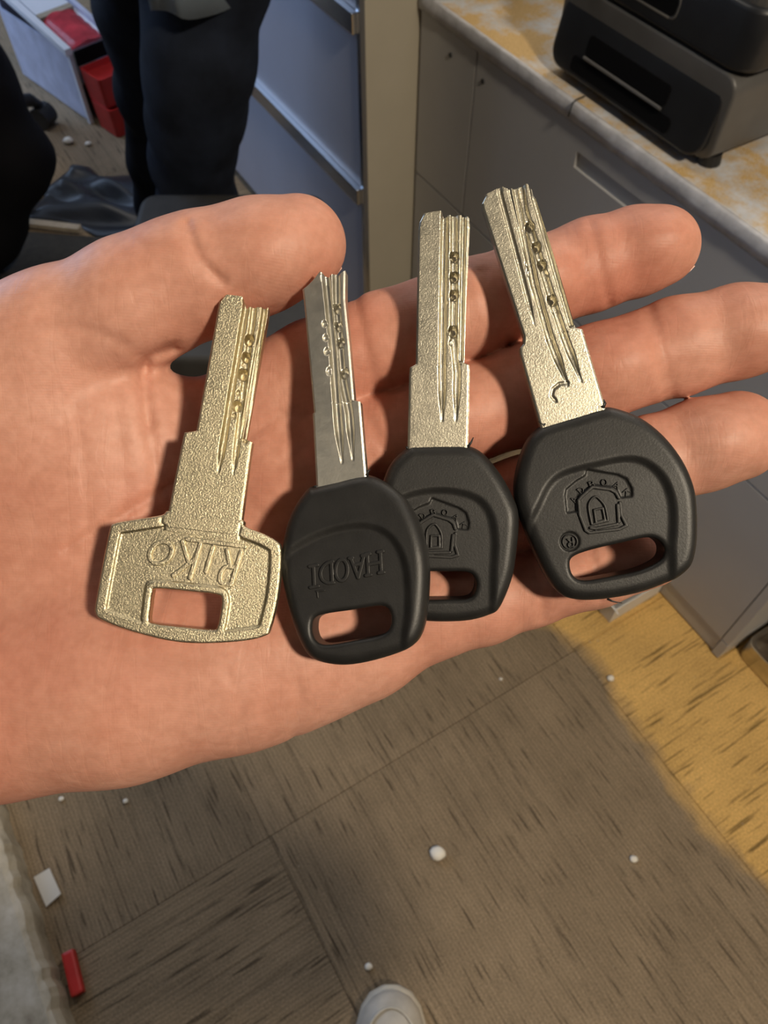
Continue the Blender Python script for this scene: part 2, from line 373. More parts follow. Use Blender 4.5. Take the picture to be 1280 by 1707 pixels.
# ================================================================== THE ROOM
RX0, RX1, RY0, RY1, RH = -2.7, 2.7, -1.9, 4.3, 2.7
fl = box('floor', RX0, RX1, RY0, RY1, -0.08, -0.008, M['grey_dark']); tag(fl, 'dark sub-floor under the brown carpet tiles', 'floor', kind='structure')
TILE = 0.61; W_SEAM = 0.591; T_SEAM = 0.317
bm = bmesh.new(); hh = TILE / 2 - 0.0003; add_box(bm, -hh, hh, -hh, hh, -0.008, 0)
tile_me = bm_obj('carpet_tile', bm, M['carpet'], bevel=0.0008, seg=1); tm = tile_me.data; bpy.data.objects.remove(tile_me)
for i in range(-5, 7):
    for j in range(-5, 6):
        t = T_SEAM + (i + 0.5) * TILE; wv_ = W_SEAM + (j + 0.5) * TILE
        p = tw(t, wv_)
        if not (RX0 + .42 < p[0] < RX1 - .42 and RY0 + .42 < p[1] < RY1 - .42): continue
        o = bpy.data.objects.new('carpet_tile', tm); put(o, fl); o.location = p
        turned = (j == 0) or (j == -2 and i < 0) or (j < -2 and (i + j) % 2 == 0) or (j > 0 and i % 2 == 0)
        o.rotation_euler = (0, 0, RZ + (math.pi / 2 if turned else 0))
for nm, a in (('wall_back', (RX0, RX1, RY1, RY1 + .1, -.08, RH)), ('wall_front', (RX0, RX1, RY0 - .1, RY0, -.08, RH)), ('wall_right', (RX1, RX1 + .1, RY0, RY1, -.08, RH))):
    tag(box(nm, *a, M['wall']), 'plain cream painted wall of the shop', 'wall', kind='structure')
bm = bmesh.new()
add_box(bm, RX0 - .1, RX0, RY0, 1.55, -.08, RH); add_box(bm, RX0 - .1, RX0, 3.65, RY1, -.08, RH)
add_box(bm, RX0 - .1, RX0, 1.55, 3.65, -.08, .45); add_box(bm, RX0 - .1, RX0, 1.55, 3.65, 2.5, RH)
tag(bm_obj('wall_left', bm, M['wall']), 'cream painted wall with a shop window', 'wall', kind='structure')
win = empty('window_1', (RX0 - .05, 2.6, .45), 0, 'wide shop window in the left wall', 'window', kind='structure')
bm = bmesh.new()
for a in ((-.04, .04, -1.05, -.99, 0, 2.05), (-.04, .04, .99, 1.05, 0, 2.05), (-.04, .04, -.99, .99, 0, .06), (-.04, .04, -.99, .99, 1.99, 2.05), (-.04, .04, -.02, .02, .06, 1.99)): add_box(bm, *a)
bm_obj('window_frame', bm, M['white_plastic'], win)
box('pane', -.004, .004, -.99, -.02, .06, 1.99, M['glass'], win); box('pane', -.004, .004, .02, .99, .06, 1.99, M['glass'], win)
tag(box('ceiling', RX0, RX1, RY0, RY1, RH, RH + .08, M['ceil']), 'white ceiling', 'ceiling', kind='structure')
where = ['above the counter', 'above the standing person', 'above the back of the counter', 'behind the viewer']
for i, p in enumerate(PANELS):
    e = empty('ceiling_panel_lamp', p, 0, 'square white ceiling panel lamp ' + where[i], 'lamp', 'ceiling panel lamps')
    bm = bmesh.new()
    for a in ((-.31, .31, -.31, -.295, -.03, .04), (-.31, .31, .295, .31, -.03, .04), (-.31, -.295, -.295, .295, -.03, .04), (.295, .31, -.295, .295, -.03, .04)): add_box(bm, *a)
    bm_obj('frame', bm, M['white_plastic'], e); box('diffuser', -.295, .295, -.295, .295, -.005, .03, M['lamp'], e)
e = empty('downlight', (0.95, -0.75, 2.62), 0, 'round recessed downlight behind the viewer', 'lamp')
bm = bmesh.new(); add_tube(bm, [(0, 0, .08), (0, 0, .03), (0, 0, .015)], [.06, .06, .075], 24); bm_obj('housing', bm, M['white_plastic'], e)

# ================================================================== FURNITURE
def fr(name, t, wv_, z, label, cat, **k): return empty(name, tw(t, wv_, z), RZ, label, cat, **k)
WF = 0.798
# counter pedestal of grey drawers; local x = -t, y = into the counter
ped = fr('drawer_pedestal', .187, WF, 0, 'grey laminate drawer pedestal under the dusty worktop', 'cabinet')
box('body', -1.013, 0, .018, .62, .004, .684, M['grey_lam'], ped)
def drawer(nm, x0, x1, z0, z1, hx0, hx1, hz):
    # front board with a real finger recess cut through it
    bm = bmesh.new(); hz0, hz1 = hz - .012, hz + .013
    if hx0 is None: add_box(bm, x0, x1, 0, .016, z0, z1)
    else:
        for a in ((x0, hx0, 0, .016, z0, z1), (hx1, x1, 0, .016, z0, z1), (hx0, hx1, 0, .016, z0, hz0), (hx0, hx1, 0, .016, hz1, z1)): add_box(bm, *a)
        bmesh.ops.remove_doubles(bm, verts=bm.verts, dist=1e-5)
    d = bm_obj(nm, bm, M['grey_lam'], ped)
    if hx0 is not None: box('handle', hx0, hx1, .006, .0155, hz0, hz1, M['grey_lam'], d)
    return d
drawer('drawer', -.845, -.003, .388, .682, -.588, -.40, .636)
drawer('drawer', -.845, -.003, .055, .384, None, None, 0)
drawer('filler_panel', -1.011, -.849, .388, .682, None, None, 0); drawer('filler_panel', -1.011, -.849, .055, .384, None, None, 0)
box('plinth', -1.011, -.003, .004, .017, .004, .052, M['grey_lam'], ped)
bm = bmesh.new(); add_box(bm, -.001, .014, .0, .62, .056, .684); bm_obj('side_panel', bm, M['grey_lam'], ped)
bm = bmesh.new(); add_box(bm, -.001, .014, .0, .62, .004, .053); bm_obj('side_plinth', bm, M['grey_lam'], ped)
for t, z in ((1.106, .648), (1.012, .646)):
    bm = bmesh.new(); add_tube(bm, [(-(t - .187), .001, z), (-(t - .187), -.002, z)], .004, 10); bm_obj('screw_head', bm, M['grey_dark'], ped)
# blue-grey cabinet standing proud of the counter, warm light put into the colour of its near side
CW = .685
cab = fr('drawer_cabinet', 1.205, CW, 0, 'blue-grey drawer cabinet with aluminium rails and side painted as warm-lit by the jeans', 'cabinet')
box('body', -1.3, -.018, .02, .6, .004, 1.25, M['blue_metal'], cab)
box('side_panel', -.0175, 0, .006, .6, .002, 1.25, M['warm_lit_grey'], cab)
for z0, z1 in ((.03, .339), (.376, .660), (.698, .98)):
    box('drawer', -1.298, -.012, 0, .019, z0, z1, M['blue_metal'], cab, bevel=.002)
for z in (.358, .680):
    bm = bmesh.new(); add_prism(bm, [(-.012, -.016), (.004, -.016), (.018, .012), (.018, .018), (-.012, .018)], lambda y, z_, z=z: (-1.298, y, z + z_), lambda y, z_, z=z: (-.012, y, z + z_))
    bm_obj('handle_rail', bm, M['strip_metal'], cab, bevel=.002)
box('edge_bead', -.011, 0.001, -.004, .0055, .004, 1.25, M['strip_metal'], cab)
# worktop
top = fr('worktop', 1.2, WF - .004, .686, 'worn pale worktop with golden brass dust and chipped white edge', 'worktop')
box('board', 0, 2.3, .006, .72, 0, .026, M['worktop'], top, bevel=.002)
bm = bmesh.new(); rnd = random.Random(3); N = 150; ring = []
for i in range(N + 1):
    x = 2.3 * i / N; j = rnd.uniform(-.0012, .0012) - (0.002 if rnd.random() < .07 else 0)
    ring.append([bm.verts.new(p) for p in ((x, .006, .001), (x, -.001 + j * .5, .0005), (x, -.002 + j * .3, .012), (x, -.0005 - j, .024), (x, .002 - j, .0262), (x, .006, .0262))])
for a, b_ in zip(ring, ring[1:]):
    for k in range(5): bm.faces.new((a[k], b_[k], b_[k + 1], a[k + 1]))
    bm.faces.new((a[5], b_[5], b_[0], a[0]))
bm.faces.new(ring[0]); bm.faces.new(ring[-1][::-1])
bm_obj('edging', bm, M['edge'], top, smooth=True)
box('support_panel', 2.24, 2.28, .05, .68, -.684, 0, M['grey_lam'], top)

# key machine on the worktop
km = fr('key_cutting_machine', .735, .822, .7125, 'black and grey key cutting machine on the dusty worktop', 'machine')
def rrect(x0, x1, z0, z1, r, n=5, cut=None):
    out = []
    for cx, cz, a0 in ((x1 - r, z0 + r, -90), (x1 - r, z1 - r, 0), (x0 + r, z1 - r, 90), (x0 + r, z0 + r, 180)):
        for k in range(n + 1):
            a = math.radians(a0 + 90 * k / n); out.append((cx + r * math.cos(a), cz + r * math.sin(a)))
    return out
bm = bmesh.new(); add_prism(bm, rrect(-.158, .164, .012, .118, .022), lambda x, z: (x * .985, 0.006, z), lambda x, z: (x, .30, z))
bm_obj('lower_body', bm, M['grey_machine'], km, smooth=True, bevel=.004)
bm = bmesh.new(); add_prism(bm, rrect(-.152, .150, .014, .104, .024), lambda x, z: (x, -.008 + (z - .014) * .18, z), lambda x, z: (x, .02, z))
fp = bm_obj('front_panel', bm, M['black_machine'], km, smooth=True, bevel=.004)
def slot(nm, x0, x1, z0, z1, mat, par, sk=.0):
    bm = bmesh.new(); add_prism(bm, rrect(x0, x1, z0, z1, .005, 3), lambda x, z: (x, -.0095 + (z - .014) * .18, z), lambda x, z: (x, .006, z)); return bm_obj(nm, bm, mat, par)
slot('grip_slot', -.085, .073, .048, .073, M['void'], fp); slot('lower_slot', -.105, .092, .022, .041, M['void'], fp)
bm = bmesh.new(); add_tube(bm, [(-.083, -.006, .046), (.071, -.006, .046)], .0022, 8); bm_obj('grip_lip', bm, M['grey_machine'], fp)
bm = bmesh.new(); add_prism(bm, rrect(-.157, .166, .004, .27, .03), lambda x, y: (x, y, .121), lambda x, y: (x * .97, y + .008, .186))
bm_obj('upper_body', bm, M['black_machine'], km, smooth=True, bevel=.006)
bm = bmesh.new(); a = rrect(-.150, .158, .018, .275, .028); c = rrect(-.138, .146, .030, .262, .02)
A = [bm.verts.new((x, y, .184)) for x, y in a]; B = [bm.verts.new((x, y, .196)) for x, y in a]; Cc = [bm.verts.new((x, y, .196)) for x, y in c]; D = [bm.verts.new((x, y, .184)) for x, y in c]
for i in range(len(a)):
    j = (i + 1) % len(a)
    for p, q in ((A, B), (B, Cc), (Cc, D)): bm.faces.new((p[i], p[j], q[j], q[i]))
tr = bm_obj('tray_rim', bm, M['grey_machine'], km, smooth=False)
bm = bmesh.new(); add_prism(bm, c, lambda x, y: (x, y, .180), lambda x, y: (x, y, .190)); bm_obj('brass_filings', bm, M['dust'], tr)
bm = bmesh.new(); add_prism(bm, rrect(-.065, .040, .140, .160, .007), lambda x, z: (x, .0035 + (z - .121) * .12, z), lambda x, z: (x, .02, z)); us = bm_obj('upper_slot', bm, M['void'], km)
bm = bmesh.new()
pp = rrect(-.068, .043, .137, .163, .009); add_tube(bm, [(x, .0055 + (z - .121) * .12, z) for x, z in pp + pp[:1]], .0022, 6); bm_obj('slot_bezel', bm, M['grey_machine'], us, smooth=True)
bm = bmesh.new(); add_tube(bm, [(-.12, -.004, .150), (-.12, .02, .150)], [.016, .018], 16); bm_obj('knob', bm, M['black_machine'], km)
for x in (-.135, .142):
    for y in (.03, .26):
        bm = bmesh.new(); add_tube(bm, [(x, y, 0), (x, y, .014)], [.016, .014], 14); bm_obj('foot', bm, M['rubber'], km)
# strand hanging over the worktop edge
bm = bmesh.new(); add_tube(bm, [tw(.80, .815, .7135), tw(.797, .797, .7145), tw(.796, .7905, .712), tw(.797, .7895, .700), tw(.799, .7898, .692)], .0011, 6)
tag(bm_obj('loose_wire_end', bm, M['rubber'], smooth=True), 'short black wire end hanging over the worktop edge', 'wire')

# steel tray and things in the open bay
try_ = fr('steel_tray', .165, .835, 0, 'worn steel tray on the floor beside the grey pedestal', 'tray')
bm = bmesh.new()
o_ = rrect(0, .30, 0, .15, .02); i_ = rrect(.008, .292, .008, .142, .015)
O0 = [bm.verts.new((x, y, .002)) for x, y in o_]; O1 = [bm.verts.new((x, y, .05)) for x, y in o_]; I1 = [bm.verts.new((x, y, .05)) for x, y in i_]; I0 = [bm.verts.new((x * .94 + .01, y * .9 + .007, .010)) for x, y in i_]
for i in range(len(o_)):
    j = (i + 1) % len(o_)
    for p, q in ((O0, O1), (O1, I1), (I1, I0)): bm.faces.new((p[i], p[j], q[j], q[i]))
bm.faces.new(I0); bm.faces.new(O0[::-1]); bm_obj('pan', bm, M['steel'], try_, bevel=.0015)
bm = bmesh.new(); add_tube(bm, [(.02, .05, .055), (.28, .055, .055)], .006, 10); bm_obj('rod', bm, M['steel'], try_)
rb = fr('red_carton', .16, 1.02, 0, 'small red carton behind the steel tray', 'box')
box('carton', 0, .10, 0, .10, .001, .075, M['red'], rb, bevel=.003); box('flap', .004, .096, .004, .096, .075, .078, M['red'], rb)
# small white carton next to the pedestal foot
wc = fr('white_carton', .345, .680, 0, 'small white carton on the floor just below the rightmost key', 'box')
bm = bmesh.new()
for a in ((-.045, .018, 0, .118, .001, .003), (-.045, .018, 0, .002, .003, .05), (-.045, .018, .116, .118, .003, .05), (-.045, -.043, .002, .116, .003, .05), (.016, .018, .002, .116, .003, .05)): add_box(bm, *a)
bm_obj('carton', bm, M['skinwhite'], wc)
bm = bmesh.new(); add_prism(bm, [(-.045, .05), (.018, .05), (.03, .062), (-.05, .060)], lambda x, z: (x, -.001 - (z - .05) * .6, z), lambda x, z: (x, .001 - (z - .05) * .6, z)); bm_obj('flap', bm, M['skinwhite'], wc)

# weathered low board, lower left
bd = fr('weathered_board', .75, -.62, 0, 'weathered grey board along the floor at the lower left', 'board')
bm = bmesh.new(); rnd = random.Random(9); N = 60; ring = []
for i in range(N + 1):
    x = 0.8 * i / N; j = rnd.uniform(-.003, .003)
    ring.append([bm.verts.new(p) for p in ((x, 0, .001), (x, .262 + j, .001), (x, .264 + j, .05), (x, .258 + j, .066), (x, .25, .07), (x, 0, .07))])
for a, b_ in zip(ring, ring[1:]):
    for k in range(6): bm.faces.new((a[k], b_[k], b_[(k + 1) % 6], a[(k + 1) % 6]))
bm.faces.new(ring[0][::-1]); bm.faces.new(ring[-1]); bm_obj('board', bm, M['board'], bd)
bm = bmesh.new(); add_prism(bm, [(0, 0), (.05, .004), (.046, .03), (.002, .026)], lambda x, y: (x, y, .0015 + y * .2), lambda x, y: (x, y, .0035 + y * .25))
o = bm_obj('paper_scrap', bm, M['skinwhite']); o.location = tw(.45, -.352, .0); o.rotation_euler = (0, 0, RZ); tag(o, 'white paper scrap beside the weathered board', 'paper')
bm = bmesh.new(); add_box(bm, 0, .06, -.008, .010, .001, .018); o = bm_obj('red_plastic_strip', bm, M['red'], bevel=.004); o.location = tw(.325, -.338, 0); o.rotation_euler = (0, 0, RZ - .08)
tag(o, 'red plastic strip beside the weathered board', 'plastic strip')
# crumbs on the carpet
CR = [(.083, .236, .011, 'large white plastic chip near the middle of the brown carpet'), (.385, .229, .006, 'white chip on the carpet right of the large white one'), (.397, .523, .006, 'white chip at the edge of the golden dust'),
      (-.022, .085, .005, 'tiny white chip just in front of the pale shoe'), (-.519, .319, .004, 'tiny chip left of another below the edge of the hand'), (-.415, .315, .004, 'tiny chip right of another below the edge of the hand'),
      (-.93, 2.19, .014, 'white crumb nearer the black bag on the far carpet'), (-.87, 2.18, .009, 'white crumb nearer the red bins on the far carpet'), (.205, .522, .003, 'tiny pale chip on the carpet under the little finger')]
for k, (x, y, r, lab) in enumerate(CR):
    bm = bmesh.new(); bmesh.ops.create_icosphere(bm, subdivisions=2, radius=r); rnd = random.Random(k)
    for v in bm.verts: v.co *= rnd.uniform(.85, 1.12); v.co.x *= 1.1; v.co.z = v.co.z * .6
    zm = min(v.co.z for v in bm.verts)
    for v in bm.verts: v.co.z -= zm
    o = bm_obj('white_chip', bm, M['scrap'], smooth=True); o.location = (x, y, .0); tag(o, lab, 'chip', 'white chips on the carpet')
# shoe
sh = empty('shoe', (.010, -.13, 0), 0, 'pale cream shoe toe of the viewer on the carpet', 'shoe')
def shoe_ring(y, wdt, z0, z1, n=20): return [(wdt * math.copysign(abs(math.cos(a)) ** .75, math.cos(a)), y, z0 + (z1 - z0) * (max(math.sin(a), -0.25) + .25) / 1.25) for a in [2 * math.pi * k / n for k in range(n)]]
def loft(nm, rings, mat, par, smooth=True):
    bm = bmesh.new(); R_ = [[bm.verts.new(p) for p in r] for r in rings]; n = len(R_[0])
    for a, b_ in zip(R_, R_[1:]):
        for k in range(n): bm.faces.new((a[k], a[(k + 1) % n], b_[(k + 1) % n], b_[k]))
    bm.faces.new(R_[0][::-1]); bm.faces.new(R_[-1]); return bm_obj(nm, bm, mat, par, smooth=smooth)
prof = [(-.10, .034, .06), (-.08, .040, .10), (0, .038, .10), (.06, .043, .075), (.11, .047, .062), (.145, .045, .056), (.165, .038, .050), (.178, .027, .042), (.185, .012, .034)]
loft('upper', [shoe_ring(y, a, .012, z) for y, a, z in prof], M['shoe'], sh)
prof = [(-.105, .030), (-.09, .042), (0, .041), (.06, .047), (.11, .051), (.145, .049), (.168, .042), (.184, .030), (.192, .013)]
loft('sole', [shoe_ring(y, a, .001, .026) for y, a in prof], M['shoe_sole'], sh)
bm = bmesh.new(); add_tube(bm, [(.036 * math.sin(a), .112 + .052 * math.cos(a), .0605 - .006 * (1 - math.cos(a)) - .010 * math.cos(a) ** 2) for a in np.linspace(-1.5, 1.5, 15)], .0022, 6); bm_obj('toe_seam', bm, M['shoe_sole'], sh, smooth=True)

# ---- person in jeans (cm field)
def body_mesh(nm, chains, h, mat, par, kin=5, kout=6, lo=None, hi=None):
    P = np.array([p[0] for c in chains for p in c]) * 100; R = max(p[1] for c in chains for p in c) * 100
    F = Field(P.min(0) - R - 5, P.max(0) + R + 5, h * 100)
    for c in chains: chain(F, [(np.array(p[0]) * 100, p[1] * 100) for p in c], kin, kout, 10)
    return F
def fin(nm, F, mat, par, off=(0, 0, 0), wr=0):
    V, Q = surface_nets(F.v, F.lo, F.h); V = V / 100 - np.array(off)
    if wr: V = V + wr * (np.sin(V[:, 2:3] * 55 + V[:, 0:1] * 20 + 2 * np.sin(V[:, 1:2] * 30)) * np.array([[.7, .7, 0]]))
    return mesh_np(nm, V, Q, mat, par)
PB = np.array([-.39, 1.42, 0.])
per = empty('person', tuple(PB), 0, 'person standing in dark blue jeans and grey top by the blue-grey cabinet', 'person')
legA = [((-.245, 1.38, .90), .100), ((-.265, 1.33, .80), .092), ((-.300, 1.31, .66), .080), ((-.328, 1.33, .56), .074), ((-.358, 1.36, .46), .068), ((-.372, 1.38, .34), .070), ((-.382, 1.41, .20), .066), ((-.39, 1.42, .09), .070)]
legB = [((-.36, 1.42, .90), .100), ((-.39, 1.46, .80), .090), ((-.43, 1.52, .64), .075), ((-.455, 1.56, .48), .066), ((-.49, 1.60, .32), .062), ((-.51, 1.62, .20), .060), ((-.52, 1.63, .09), .062)]
fin('trousers', body_mesh('trousers', [legA, legB, [((-.26, 1.40, .90), .125), ((-.40, 1.43, .90), .125)]], .012, M['jeans'], per), M['jeans'], per, PB, wr=.0025)
body = [[((-.33, 1.42, 1.00), .15), ((-.33, 1.42, 1.15), .14), ((-.33, 1.42, 1.34), .15)], [((-.22, 1.42, 1.40), .09), ((-.44, 1.42, 1.40), .09)],
        [((-.33, 1.42, 1.40), .06), ((-.33, 1.41, 1.52), .055)], [((-.33, 1.39, 1.58), .085), ((-.33, 1.40, 1.65), .092)],
        [((-.16, 1.42, 1.40), .065), ((-.11, 1.40, 1.14), .05), ((-.16, 1.22, 1.05), .042), ((-.20, 1.12, 1.06), .036)], [((-.50, 1.42, 1.40), .065), ((-.55, 1.42, 1.12), .05), ((-.52, 1.28, .98), .042), ((-.50, 1.18, .98), .036)]]
fin('torso', body_mesh('torso', body, .014, M['shirt'], per, 4, 5), M['shirt'], per, PB)
# hanging hem of the grey top
bm = bmesh.new(); V0 = []
for z, b0 in ((.782, .0), (.88, .004), (.96, .0), (1.06, -.02)):
    row = []
    for k in range(13):
        s = k / 12; x = -.330 + .115 * s + .004 * math.sin(s * 9); y = 1.205 - .02 * math.sin(s * math.pi) + .05 * s * s + b0 + .004 * math.sin(11 * s)
        row.append((x - PB[0], y - PB[1], z + .004 * math.sin(7 * s) - .012 * s))
    V0.append(row)
A = [[bm.verts.new(p) for p in r] for r in V0]; B = [[bm.verts.new((p[0], p[1] + .004, p[2])) for p in r] for r in V0]
for i in range(3):
    for k in range(12):
        bm.faces.new((A[i][k], A[i][k + 1], A[i + 1][k + 1], A[i + 1][k])); bm.faces.new((B[i][k], B[i + 1][k], B[i + 1][k + 1], B[i][k + 1]))
for k in range(12): bm.faces.new((A[0][k], B[0][k], B[0][k + 1], A[0][k + 1])); bm.faces.new((A[3][k], A[3][k + 1], B[3][k + 1], B[3][k]))
for i in range(3): bm.faces.new((A[i][0], A[i + 1][0], B[i + 1][0], B[i][0])); bm.faces.new((A[i][12], B[i][12], B[i + 1][12], A[i + 1][12]))
bm_obj('shirt_hem', bm, M['shirt'], per, smooth=True)
for cx, cy in ((-.39, 1.46), (-.52, 1.60)):
    prof = [(-.17, .012, .035), (-.16, .030, .045), (-.12, .043, .06), (-.05, .045, .085), (.04, .040, .10), (.09, .036, .09), (.10, .02, .06)]
    o = loft('shoe', [[(p[0] + cx - PB[0], p[1] + cy - PB[1], p[2]) for p in shoe_ring(y, a, .001, z)] for y, a, z in prof], M['shoe'], per)

# stool in front of the person
st = empty('stool', (-.272, 1.06, 0), 0, 'dark grey padded stool behind the thumb', 'stool')
bm = bmesh.new(); add_prism(bm, rrect(-.166, .166, -.21, .21, .03), lambda x, y: (x, y, .39), lambda x, y: (x, y, .452)); bm_obj('cushion', bm, M['stool_fabric'], st, smooth=True, bevel=.012, seg=3)
bm = bmesh.new(); add_prism(bm, rrect(-.15, .15, -.195, .195, .02), lambda x, y: (x, y, .36), lambda x, y: (x, y, .3899)); bm_obj('seat_frame', bm, M['rubber'], st)
for sx in (-1, 1):
    for sy in (-1, 1):
        bm = bmesh.new(); add_tube(bm, [(sx * .145, sy * .19, .001), (sx * .135, sy * .18, .36)], .013, 10); bm_obj('leg', bm, M['rubber'], st)
# thin dark sheet painted in for the floor shade, slat, film bag
o = box('floor_shade_sheet', -.30, .26, -.30, .26, .001, .011, M['mat'], bevel=.003); o.location = (-.86, 1.49, 0); o.rotation_euler = (0, 0, -.12); tag(o, 'dark brown sheet painted in for floor shade left of the stool', 'mat')
bm = bmesh.new(); add_box(bm, -.09, .09, -.011, .011, 0, .014); o = bm_obj('wooden_slat', bm, M['tan_wood'], bevel=.002); o.location = (-.885, 1.775, .0125); o.rotation_euler = (0, 0, -.18); tag(o, 'pale wooden slat lying at the far edge of the dark shade sheet', 'slat')
bm = bmesh.new(); nu, nv = 26, 22; G = []
cA, cB, cC, cD = (np.array(p) for p in ((-.90, 2.065), (-.64, 1.985), (-.56, 1.70), (-.97, 1.835)))
for lay in (0, 1):
    rows = []
    for i in range(nu + 1):
        row = []
        for j in range(nv + 1):
            u_, v_ = i / nu, j / nv; p = (cA * (1 - u_) + cB * u_) * (1 - v_) + (cD * (1 - u_) + cC * u_) * v_
            e_ = min(u_, 1 - u_, v_, 1 - v_); hgt = .010 + min(1, e_ * 7) * (.016 + .013 * math.sin(9 * u_ + 3 * math.sin(7 * v_)) + .009 * math.sin(17 * v_ + 5 * u_))
            w_ = .012 * math.sin(11 * (u_ + v_)) * (1 - min(1, e_ * 9))
            row.append(bm.verts.new((p[0] + .78 + w_, p[1] - 1.9 + w_, .012 if lay else max(.013, hgt + .006))))
        rows.append(row)
    G.append(rows)
for lay in (0, 1):
    for i in range(nu):
        for j in range(nv):
            q = (G[lay][i][j], G[lay][i + 1][j], G[lay][i + 1][j + 1], G[lay][i][j + 1]); bm.faces.new(q if lay else q[::-1])
for i in range(nu):
    for j in (0, nv): bm.faces.new((G[0][i][j], G[0][i + 1][j], G[1][i + 1][j], G[1][i][j]))
for j in range(nv):
    for i in (0, nu): bm.faces.new((G[0][i][j], G[1][i][j], G[1][i][j + 1], G[0][i][j + 1]))
o = bm_obj('plastic_bag', bm, M['bag_film'], smooth=True); o.location = (-.78, 1.9, -.011); tag(o, 'dark crumpled plastic bag lying on the floor left of the jeans', 'bag')
# black bag at the left edge
def ray_y(px, py, y):
    r = CF + CX * (px - 640) / FPX + CU * (853.5 - py) / FPX; return np.array([0, 0, CAM_H]) + r * (y / r[1])
BK = [(ray_y(-160, -20, 1.62), .11), (ray_y(-75, 130, 1.60), .10), (ray_y(18, 262, 1.58), .078), (ray_y(-25, 380, 1.56), .075), (ray_y(-90, 470, 1.56), .09)]
base = BK[-1][0].copy(); base[2] = 0
F = body_mesh('bag', [[(p, r) for p, r in BK], [(BK[-1][0], .10), (np.array([base[0] - .03, base[1], .10]), .095)], [(BK[1][0] + np.array([-.12, 0, -.1]), .14), (np.array([base[0] - .12, base[1] + .02, .14]), .135)]], .012, None, None, 5, 8)
F.v = np.maximum(F.v, -(F.ax[2][None, None, :] - .1).astype(np.float32))
o = fin('soft_bag', F, M['black_cloth'], None, base, wr=.003); o.location = base; tag(o, 'black soft bag slumped at the left edge', 'bag')
# swivel chair whose castor shows
chx, chy = -1.30, 2.06
ch = empty('swivel_chair', (chx, chy, 0), 0, 'black swivel chair with a castor showing at the left', 'chair')
for k in range(5):
    a = math.radians(38 + 72 * k); ex, ey = .36 * math.cos(a), .36 * math.sin(a)
    bm = bmesh.new(); add_tube(bm, [(0, 0, .13), (ex * .6, ey * .6, .115), (ex * .95, ey * .95, .085), (ex, ey, .062)], [.03, .024, .018, .014], 10); lg = bm_obj('base_leg', bm, M['rubber'], ch, smooth=True)
    bm = bmesh.new(); ta = a + .6; add_tube(bm, [(ex - .026 * math.cos(ta), ey - .026 * math.sin(ta), .032), (ex + .026 * math.cos(ta), ey + .026 * math.sin(ta), .032)], .031, 16); bm_obj('castor', bm, M['rubber'], lg)
bm = bmesh.new(); add_tube(bm, [(0, 0, .12), (0, 0, .42)], .028, 14); bm_obj('column', bm, M['rubber'], ch)
bm = bmesh.new(); add_prism(bm, rrect(-.23, .23, -.22, .22, .08), lambda x, y: (x, y, .42), lambda x, y: (x, y, .50)); bm_obj('seat', bm, M['black_cloth'], ch, smooth=True, bevel=.02)
bm = bmesh.new(); add_prism(bm, rrect(-.20, .20, .58, 1.0, .08), lambda y, z: (-.24, y, z), lambda y, z: (-.29, y, z)); bm_obj('backrest', bm, M['black_cloth'], ch, smooth=True, bevel=.015)
bm = bmesh.new(); add_tube(bm, [(-.1, 0, .42), (-.25, 0, .44), (-.30, 0, .55), (-.295, 0, .75)], .018, 8); bm_obj('back_bar', bm, M['rubber'], ch)
# display rack with red stock
RA = math.atan2(.70, .71); RKX, RKY = -.88, 2.30
rk = empty('display_rack', (RKX, RKY, 0), RA, 'white plastic display rack holding a pink film pack at the far left', 'rack')
box('side_panel', -.006, 0, .012, .40, .004, .20, M['milky'], rk)
box('side_panel', .118, .124, .012, .40, .004, .20, M['milky'], rk)
box('post', -.012, .0, -.003, .011, .001, .205, M['white_plastic'], rk); box('post', .118, .130, -.003, .011, .001, .205, M['white_plastic'], rk)
box('back_panel', 0, .118, .392, .40, .004, .27, M['milky'], rk)
box('shelf', 0, .118, .02, .392, .10, .106, M['tan_wood'], rk)
def tilted(nm, x0, x1, y0, y1, dz, th, mat):
    bm = bmesh.new(); f_ = lambda y: .200 + .18 * y + dz
    add_prism(bm, [(y0, f_(y0)), (y1, f_(y1)), (y1, f_(y1) + th), (y0, f_(y0) + th)], lambda y, z: (x0, y, z), lambda y, z: (x1, y, z)); return bm_obj(nm, bm, mat, rk)
tilted('sloping_tray', -.006, .124, .0, .45, 0, .006, M['white_plastic'])
tilted('tray_rail', -.022, -.002, -.01, .46, .004, .018, M['white_plastic']); tilted('tray_rail', .120, .132, -.01, .46, .004, .018, M['milky'])
tilted('card', .004, .112, .165, .42, .006, .012, M['white_plastic']); tilted('card_edge', .004, .112, .145, .165, .006, .013, M['tan_wood'])
bm = bmesh.new(); R_ = []
for k in range(9):
    s_ = k / 8; y = .0 + .145 * s_; z = .208 + .18 * y
    R_.append([bm.verts.new((.004 + .106 * j / 8, y - .012 * math.sin(j / 8 * math.pi) * (1 - s_), z + .014 * math.sin(math.pi * j / 8) ** .6 + .002 * math.sin(5 * j + 3 * k))) for j in range(9)])
for k in range(8):
    for j in range(8): bm.faces.new((R_[k][j], R_[k][j + 1], R_[k + 1][j + 1], R_[k + 1][j]))
bmesh.ops.solidify(bm, geom=bm.faces[:], thickness=.005); bm_obj('film_pack', bm, M['pink'], rk, smooth=True)
box('front_lip', .004, .112, -.012, -.004, .168, .205, M['void'], rk)
